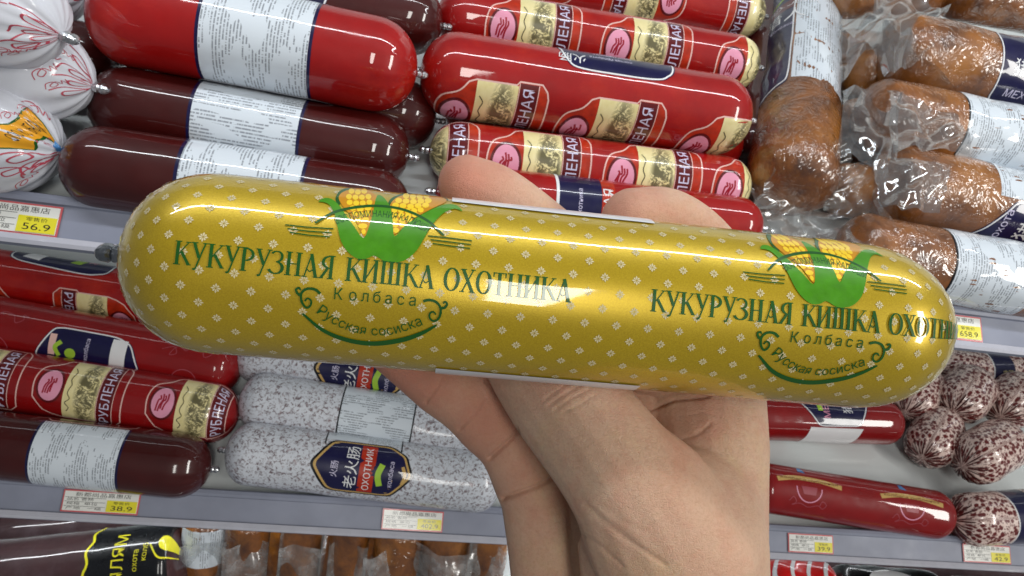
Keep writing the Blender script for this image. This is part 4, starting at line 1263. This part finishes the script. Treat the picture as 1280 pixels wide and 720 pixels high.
def salami_label(S, r, x, y, tshift=0.0):
    sc, tc = S.st(x, y); tc += tshift
    S.decal(r, [fig_rect(sc - .036, sc + .033, tc + .0265, tc + .10)], M_TXT2, 'paper_label', 1.5e-4)
    S.decal(r, [fig_rect(sc - .0375, sc - .0361, tc + .02, tc + .10)], M_BLACK, 'label_edge', 1.5e-4)
    S.decal(r, [fig_rect(sc + .0331, sc + .0345, tc + .02, tc + .10)], M_BLACK, 'label_edge', 1.5e-4)
    P = rounded(HEX(S, sc, tc, .048, .026), .16)
    Q_ = S.decal(r, [fig_poly([tuple(p) for p in P])], M_BLACK, 'label_rim', 1.8e-4)
    c = np.mean(P, 0)
    S.decal(Q_, [fig_poly([tuple(c + (p - c) * .95) for p in P])], M_TAN, 'label_border', 2.1e-4)
    S.decal(Q_, [fig_poly([tuple(c + (p - c) * .90) for p in P])], M_NAVY, 'dark_label', 2.4e-4)
    S.decal(Q_, [fig_rect(sc - .002, sc + .012, tc - .0225, tc + .0225)], M_ORANGE, 'lettered_band', 2.7e-4)
    S.decal(Q_, [text_run('ОХОТНИК', sc + .0085, tc - .020, .0062, 't', width=.040)], M_WHITE, 'band_lettering', 3.1e-4)
    S.decal(Q_, [text_run('老火肠', sc - .0045, tc - .020, .0095, 't', width=.040)], M_WHITE, 'label_lettering', 3.1e-4)
    S.decal(Q_, [fig_stroke(curve_pts([(sc + .018, tc - .014), (sc + .0155, tc - .004), (sc + .0185, tc + .006)], 6), .0055)], M_LIME, 'green_curl', 3.0e-4)
    S.decal(Q_, [text_run('колбаса', sc + .029, tc - .014, .0045, 't')], M_LILAC, 'label_lettering', 3.1e-4)
    S.decal(Q_, [text_run('火肠', sc - .022, tc - .010, .0055, 't')], M_LILAC, 'label_lettering', 3.1e-4)
    S.decal(Q_, [fig_stroke(curve_pts([(sc + .038, tc - .010), (sc + .040, tc - .002), (sc + .037, tc + .006)], 5), .003)], M_TAN, 'tan_mark', 3.0e-4)


SK = dict(group=SALG, wrinkle=(.04, .04), lump=.008)
S, r = deck_sausage('white_salami', 'white speckled salami at the rail with a hexagonal lettered label facing out', 'salami', (283, 563), (626, 606), LO, .0300, .0292, M_SALW, a0=.85, a1=.9, seed=71, **SK)
salami_label(S, r, 452, 586)
S, r = deck_sausage('white_salami', 'white speckled salami in the second row, paper side of its label turned up', 'salami', (300, 498), (645, 552), LO, .0330, .0285, M_SALW, a0=.85, a1=.9, seed=72, **SK)
salami_label(S, r, 468, 548, -.028)
S, r = deck_sausage('white_salami', 'white speckled salami in the third row, mostly behind the gold sausage', 'salami', (296, 440), (640, 494), LO, .0330, .0285, M_SALW, a0=.85, a1=.9, seed=73, **SK)
salami_label(S, r, 450, 470, .002)

# ------------------------------------------------------------------ lower shelf, right
S, r = deck_sausage('plain_red_sausage', 'short red sausage with a navy panel over a white label, beside the wrist', 'sausage', (860, 517), (1123, 529), LO, .0265, .0262, M_DRED, clips=(0, 0), a1=.85, wrinkle=(.0, .01), seed=81)
q = [S.st(*p) for p in ((1002, 506), (1024, 533), (1076, 534), (1084, 508))]
S.decal(r, [fig_poly([(q[1][0] - .010, q[1][1] - .001), (q[2][0] + .004, q[1][1] - .001), (q[2][0] - .006, q[1][1] - .04), (q[1][0] - .018, q[1][1] - .05), (q[1][0] - .012, q[1][1] - .015)])], M_WHITE, 'paper_label', 1.5e-4)
navy_label(S, r, [(q[0][0] - .018, q[0][1] + .024), q[0], q[1], q[2], (q[3][0], q[3][1]), (q[3][0], q[3][1] + .024)], [('猎火', q[2][0] - .010, q[1][1] + .016, .010, 't', M_WHITE), ('МЕХ', q[1][0] + .014, q[1][1] + .010, .008, 't', M_PINK)], r=.14)
S.decal(r, [fig_rect(q[1][0] + .0, q[1][0] + .006, q[1][1] + .018, q[1][1] + .032)], M_LIME, 'green_patch', 3.0e-4)

S, r = deck_sausage('plain_red_sausage', 'glossy red sausage with gold script bands, at the front of the lower shelf', 'sausage', (934, 606), (1187, 646), LO, .0265, .0262, M_DRED, clips=(0, 0), a0=.8, a1=.85, wrinkle=(.0, .01), seed=82)
for (x, y) in ((1012, 603), (1140, 625)):
    sx, tx = S.st(x, y)
    S.decal(r, [fig_stroke(curve_pts([(sx - .036, tx - .001), (sx - .015, tx + .003), (sx + .012, tx + .003), (sx + .036, tx - .001)], 5), .0052)], M_TAN, 'script_band', 1.6e-4)
    S.decal(r, [text_run('колбаса рубленая', sx - .032, tx + .0005, .003, 's', width=.064)], M_BAND, 'band_lettering', 2.2e-4)
    S.decal(r, [fig_stroke([(sx - .001 + .014 * math.cos(a), tx - .006 + .015 * math.sin(a)) for a in np.linspace(math.pi, 2 * math.pi, 13)], .0012)], M_PINK, 'medallion_rim', 1.7e-4)
    S.decal(r, [fig_poly([(sx - .010, tx - .005), (sx + .008, tx - .005), (sx + .006, tx - .013), (sx - .007, tx - .013)])], M_TRACE, 'medallion', 1.9e-4)
    P = curve_pts([(-.022, -.022), (-.018, -.017), (-.014, -.022), (-.018, -.026), (-.010, -.023), (.0, -.026), (.010, -.023), (.016, -.026), (.019, -.021), (.014, -.018), (.012, -.023)], 4)
    S.decal(r, [fig_stroke([(sx + x, tx + y) for x, y in P], .0008)], M_TRACE, 'faint_ornament', 1.6e-4)
    S.decal(r, [fig_poly([(sx - .010, tx + .012), (sx - .002, tx + .011), (sx - .004, tx + .020), (sx - .008, tx + .020)])], M_BLUE, 'blue_mark', 1.6e-4)

SPG = 'small spotted salami piled at the right of the lower shelf'
def spotted(label, tip, h, L, R, seed, az=20, lab=False):
    P0 = on_deck(*tip, LO, h); d = np.array([math.cos(math.radians(az)), math.sin(math.radians(az)), math.sin(math.radians(az)) * TT])
    S, r = make('spotted_salami', label, 'salami', P0, P0 + unit(d) * L, R, M_SALS, group=SPG, clips=(0, 0), a0=1.0, a1=1.0, power=2.0, wrinkle=(.13, .1), nw=21, lump=.012, seed=seed)
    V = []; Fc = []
    for k in range(22):                                            # dark strips painted as shade between the pleats of the closed end
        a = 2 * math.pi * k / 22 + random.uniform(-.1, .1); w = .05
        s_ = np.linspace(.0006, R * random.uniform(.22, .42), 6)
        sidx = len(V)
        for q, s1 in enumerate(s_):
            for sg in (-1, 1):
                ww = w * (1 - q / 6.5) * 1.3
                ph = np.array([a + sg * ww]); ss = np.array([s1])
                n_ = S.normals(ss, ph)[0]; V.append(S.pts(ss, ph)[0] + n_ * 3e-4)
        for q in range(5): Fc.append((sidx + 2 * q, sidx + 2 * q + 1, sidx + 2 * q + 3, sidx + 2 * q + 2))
    o = mesh_obj('pleat_shade_strips', V, Fc, M_PLEAT, r); o['kind'] = 'stuff'
    if lab:
        s0 = lab
        S.decal(r, [fig_rect(s0, s0 + .03, -.08, .08)], M_NAVY, 'dark_label', 1.6e-4)
        S.decal(r, [fig_rect(s0 - .0018, s0 - .0001, -.08, .08)], M_WHITE, 'label_edge', 1.8e-4)
        S.decal(r, [text_run('肉肠', s0 + .012, -.004, .006, 's')], M_CREAM2, 'label_lettering', 2.4e-4)
    return S, r
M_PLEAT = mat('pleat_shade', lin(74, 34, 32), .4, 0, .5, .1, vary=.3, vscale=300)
M_CREAM2 = mat('print_cream', lin(226, 210, 150), .4, 0, .5)
spotted('spotted salami with a navy label lying at the back of the pile', (1166, 462), .030, .15, .0275, 91, 4, .068)
spotted('spotted salami at the outer end of the middle layer, beside bare deck', (1131, 517), .029, .085, .0285, 92, 48)
spotted('spotted salami second in the middle layer, its pleated end turned to the outer one', (1190, 516), .046, .085, .0300, 93, 42)
spotted('spotted salami third in the middle layer, cut by its neighbour', (1250, 522), .046, .085, .0290, 94, 40)
spotted('spotted salami at the outer end of the lower layer, shaded', (1152, 573), .028, .085, .0285, 95, 45)
spotted('spotted salami in the lower layer resting over the front one', (1203, 583), .046, .10, .0305, 96, 26)
spotted('spotted salami at the very front, over the price rail', (1190, 650), .029, .13, .0290, 97, 6, .060)


# ------------------------------------------------------------------ price tags in the rails
def price_tag(label, top, px, py_, w, h, price, faded=0.0, header='新都尚品嘉惠店', skew=.0):
    """paper tag slipped into the rail; (px, py_) = pixel of its upper left corner on the rail face"""
    p0 = top + RAIL_N * .0022
    d = cam_ray(px, py_); k = (p0 - CAM).dot(RAIL_N) / d.dot(RAIL_N); P = CAM + d * k
    P = np.array([P[0], p0[1], p0[2]]) - RAIL_UP * .0070
    ex = np.array([1., 0, 0]); ey = -RAIL_UP
    root = thing('price_tag', label, 'price tag', P + ex * w / 2 + ey * h, 'price tags in the shelf rails')
    def plate(name, x0, x1, y0, y1, off, material, thick=.0003, par=None):
        V = []
        for z in (off, off + thick):
            for x, y in ((x0, y0), (x1, y0), (x1, y1), (x0, y1)): V.append(P + ex * (x + skew * y) + ey * y + RAIL_N * z)
        Fc = [(3, 2, 1, 0), (4, 5, 6, 7), (0, 1, 5, 4), (1, 2, 6, 5), (2, 3, 7, 6), (3, 0, 4, 7)]
        return mesh_obj(name, V, Fc, material, par or root, smooth=False)
    def words(name, s, x, y, hh, off, material, width=None, par=None):
        fig, wd = fig_text(s); kk = hh / .73; kx = kk if width is None else width / wd
        V = [P + ex * (x + a * kx + skew * (y - b * kk)) + ey * (y - b * kk) + RAIL_N * off for a, b in fig[0]]
        Fc = []
        for f in fig[1]:
            nn = np.cross(V[f[1]] - V[f[0]], V[f[2]] - V[f[0]]); Fc.append(f if nn.dot(RAIL_N) > 0 else f[::-1])
        return mesh_obj(name, V, Fc, material, par or pap, smooth=False)
    plate('border', 0, w, 0, h, 0, M_TAGR); pap = plate('paper', .0012, w - .0012, .0012, h - .0012, .00032, M_TAG)
    fld = plate('price_field', w * .58, w - .0016, h * .40, h - .0016, .00064, M_TAGY)
    words('header', header, w * .16, h * .27, h * .15, .00066, M_INK, w * .72)
    words('price_word', '零售价', w * .66, h * .56, h * .10, .00098, M_INK, w * .22, fld)
    words('price', price, w * .64, h * .84, h * .22, .00098, M_INK, w * .28, fld)
    words('item_line', '品名 香肠', w * .06, h * .46, h * .12, .00066, M_INK, w * .34)
    words('item_line', '规格  单位', w * .06, h * .66, h * .10, .00066, M_INK, w * .40)
    words('item_line', '产地   一级', w * .06, h * .86, h * .10, .00066, M_INK, w * .46)
    for y in (.33, .52, .72): plate('rule', .002, w * .56, h * y, h * y + .0003, .00064, M_INK, .0001, pap)
    return root
price_tag('price tag showing 56.9 in the upper rail at the left of the gold sausage', TOP_UP, -46, 250, .0560, .0200, '56.9')
price_tag('price tag in the upper rail by the pleated end of the gold sausage', TOP_UP, 1146, 400, .056, .0195, '658.9', skew=0)
price_tag('price tag in the lower rail below the white salami', TOP_LOW, 478, 645, .0580, .0190, '402.9')
price_tag('price tag in the lower rail below the near-black sausage', TOP_LOW, 79, 620, .0640, .0190, '38.9')
price_tag('price tag in the lower rail below the glossy red sausage', TOP_LOW, 985, 678, .0520, .0190, '39.9')
price_tag('price tag in the lower rail below the spotted salami', TOP_LOW, 1204, 696, .0600, .0190, '42.9')


# ------------------------------------------------------------------ bottom shelf: packets standing under the lower rail
BOT = Z_BOT
BG = 'packets of smoked sausage standing on the bottom shelf'
M_BLKPACK = mat('black_packet', lin(16, 17, 20), .3, 0, .8, .08, vary=.3, bump=.5, bscale=60)
M_PURPLE = casing('purple_brown_casing', lin(60, 38, 40), .3, .9, .2, lin(96, 80, 86))
M_BYEL = mat('packet_yellow', lin(214, 206, 40), .35, 0, .6, .08)
M_RBAG = mat('red_bag', lin(205, 28, 26), .35, 0, .7, .08, bump=.5, bscale=70)
S, r = make('thick_sausage', 'thick purplish sausage in a black yellow-lettered wrapper under the lower rail', 'sausage', at_depth(-170, 742, .80), at_depth(232, 700, .80), .042, M_PURPLE, clips=(0, 0), a0=.5, a1=.35, power=3, lump=.01, seed=101)
sx = S.st(110, 690)[0]
S.decal(r, [fig_rect(sx, S.L - .004, -.12, .12)], M_BLKPACK, 'black_wrapper', 3e-4)
S.decal(r, [fig_stroke([(sx + .002 * math.sin(t * 260), t) for t in np.linspace(-.12, .12, 60)], .0026)], M_BYEL, 'yellow_edge', 6e-4)
S.decal(r, [text_run('МЯЛЯМ', sx + .040, -.030, .013, 't')], M_BYEL, 'wrapper_lettering', 6e-4)
S.decal(r, [text_run('охота', sx + .055, -.006, .006, 't')], M_BYEL, 'wrapper_lettering', 6e-4)
S.decal(r, [text_run('колб', sx + .064, .004, .006, 't')], M_BYEL, 'wrapper_lettering', 6e-4)
S.decal(r, [fig_ellipse(sx + .082, .022, .0075, .009)], M_BYEL, 'yellow_disc', 6e-4)
S.decal(r, [fig_stroke(curve_pts([(sx + .066, .020), (sx + .076, .006), (sx + .086, .004), (sx + .094, -.006)], 5), .0018)], M_BYEL, 'yellow_swirl', 6.5e-4)

packs = [(255, 705, 30, 'papered', 'small packet with a pale printed sleeve beside the black-wrapped sausage'), (307, 708, 28, 'dark', 'dark smoked packet next to the pale-sleeved one'),
         (376, 708, 27, '', 'golden-brown packet behind the clear divider'), (436, 712, 25, '', 'brown packet below the rail between two clear dividers'),
         (498, 716, 32, 'film', 'packet almost covered by crumpled clear film'), (556, 712, 30, 'film', 'packet with a bright fold of film beside the hand'), (612, 712, 24, '', 'brown packet closest to the wrist')]
for i, (x, y, rp, kind, lb) in enumerate(packs):
    A = at_depth(x, y - 28, .815); B_ = A + np.array([.0, -.045, -.10]) * 1.0
    A = A + np.array([0, .02, .03])
    R = rp * .80 / F
    S, r = make('smoked_packet', lb + ' on the bottom shelf', 'packet', A, B_, R, M_SMOKE, group=BG, clips=(0, 0), a0=.5, a1=.5, power=2.6, lump=.04, wrinkle=(.05, .03), seed=110 + i)
    if kind == 'papered':
        S.decal(r, [fig_rect(.01, .055, -R * 1.1, R * 1.1)], M_TXT2, 'paper_label', 2e-4)
    c0 = (S.P0 + S.P1) / 2 + S.e1 * R * 1.05
    wv = unit(np.cross(S.ax, S.e1))
    k = 1.25 if kind == 'film' else .95
    film_sheet(r, [c0 - wv * R * k - S.ax * .05, c0 + wv * R * k - S.ax * .05, c0 + wv * R * k + S.ax * .055, c0 - wv * R * k + S.ax * .055], seed=20 + i, amp=.012 if kind == 'film' else .007, nx=28, ny=28, material=M_HAZY)
for i in range(8):
    A = at_depth(250 + 52 * i, 655, .90) + np.array([0, .02, .01]); B_ = A + np.array([.0, -.06, -.10])
    S, r = make('smoked_packet', 'smoked packet standing in the second row on the bottom shelf', 'packet', A, B_, .024, M_SMOKE, group=BG, clips=(0, 0), a0=.5, a1=.5, power=2.6, lump=.04, wrinkle=(.05, .03), seed=140 + i)
make('thick_sausage', 'thick purplish sausage behind the black-wrapped one under the lower rail', 'sausage', at_depth(-170, 690, .90), at_depth(232, 652, .90), .040, M_PURPLE, clips=(0, 0), a0=.5, a1=.5, power=3, lump=.01, seed=150)
make('thick_sausage', 'thick purplish sausage at the back of the bottom shelf right of the arm', 'sausage', at_depth(930, 715, .90), at_depth(1330, 745, .90), .045, M_PURPLE, clips=(0, 0), a0=.5, a1=.5, power=3, lump=.01, seed=151)
M_DIV = film_mat('clear_plastic')
for i, (x, lb) in enumerate(((352, 'clear plastic divider standing between packets, left of the brown one'), (404, 'clear plastic divider standing between packets, right of the golden-brown one'), (590, 'clear plastic divider standing between packets, closest to the wrist'))):
    A = at_depth(x, 674, .79); t = np.array([.0015, 0, 0]); f_ = np.array([0, -.06, -.08]); u_ = np.array([0, .16, .02])
    V = [A - t, A + t, A + t + f_, A - t + f_, A - t + u_, A + t + u_, A + t + u_ + f_, A - t + u_ + f_]
    o = mesh_obj('clear_divider', V, [(0, 1, 2, 3), (5, 4, 7, 6), (4, 0, 3, 7), (1, 5, 6, 2), (4, 5, 1, 0), (3, 2, 6, 7)], M_DIV, smooth=False)
    o['label'] = lb; o['category'] = 'divider'; o['group'] = 'clear dividers on the bottom shelf'
# right-hand end of the bottom shelf
S, r = make('red_bag', 'red and white patterned bag under the lower rail right of the arm', 'bag', at_depth(950, 740, .80), at_depth(1045, 745, .80), .036, M_RBAG, clips=(0, 0), a0=.6, a1=.6, power=2.6, lump=.05, seed=131)
for k in range(4):
    sx = .012 + .018 * k
    S.decal(r, [fig_stroke(curve_pts([(sx, -.03), (sx + .006, .0), (sx - .004, .02), (sx + .008, .05)], 5), .004)], M_WHITE, 'white_stripe', 3e-4)
S, r = make('black_packet', 'black packet with a white and orange label under the lower rail', 'packet', at_depth(1040, 752, .80), at_depth(1180, 762, .80), .040, M_BLKPACK, clips=(0, 0), a0=.5, a1=.5, power=2.8, lump=.03, seed=132)
sx, tx = S.st(1118, 728)
S.decal(r, [fig_ellipse(sx, .012, .030, .032)], M_WHITE, 'white_label', 3e-4); S.decal(r, [fig_ellipse(sx, .008, .022, .024)], M_TAN, 'orange_disc', 4e-4)
S, r = make('smoked_packet', 'smoked packet under the lower rail below the spotted salami', 'packet', at_depth(1180, 762, .80), at_depth(1320, 772, .80), .036, M_SMOKE, group=BG, clips=(0, 0), a0=.5, a1=.5, power=2.6, lump=.04, seed=133)
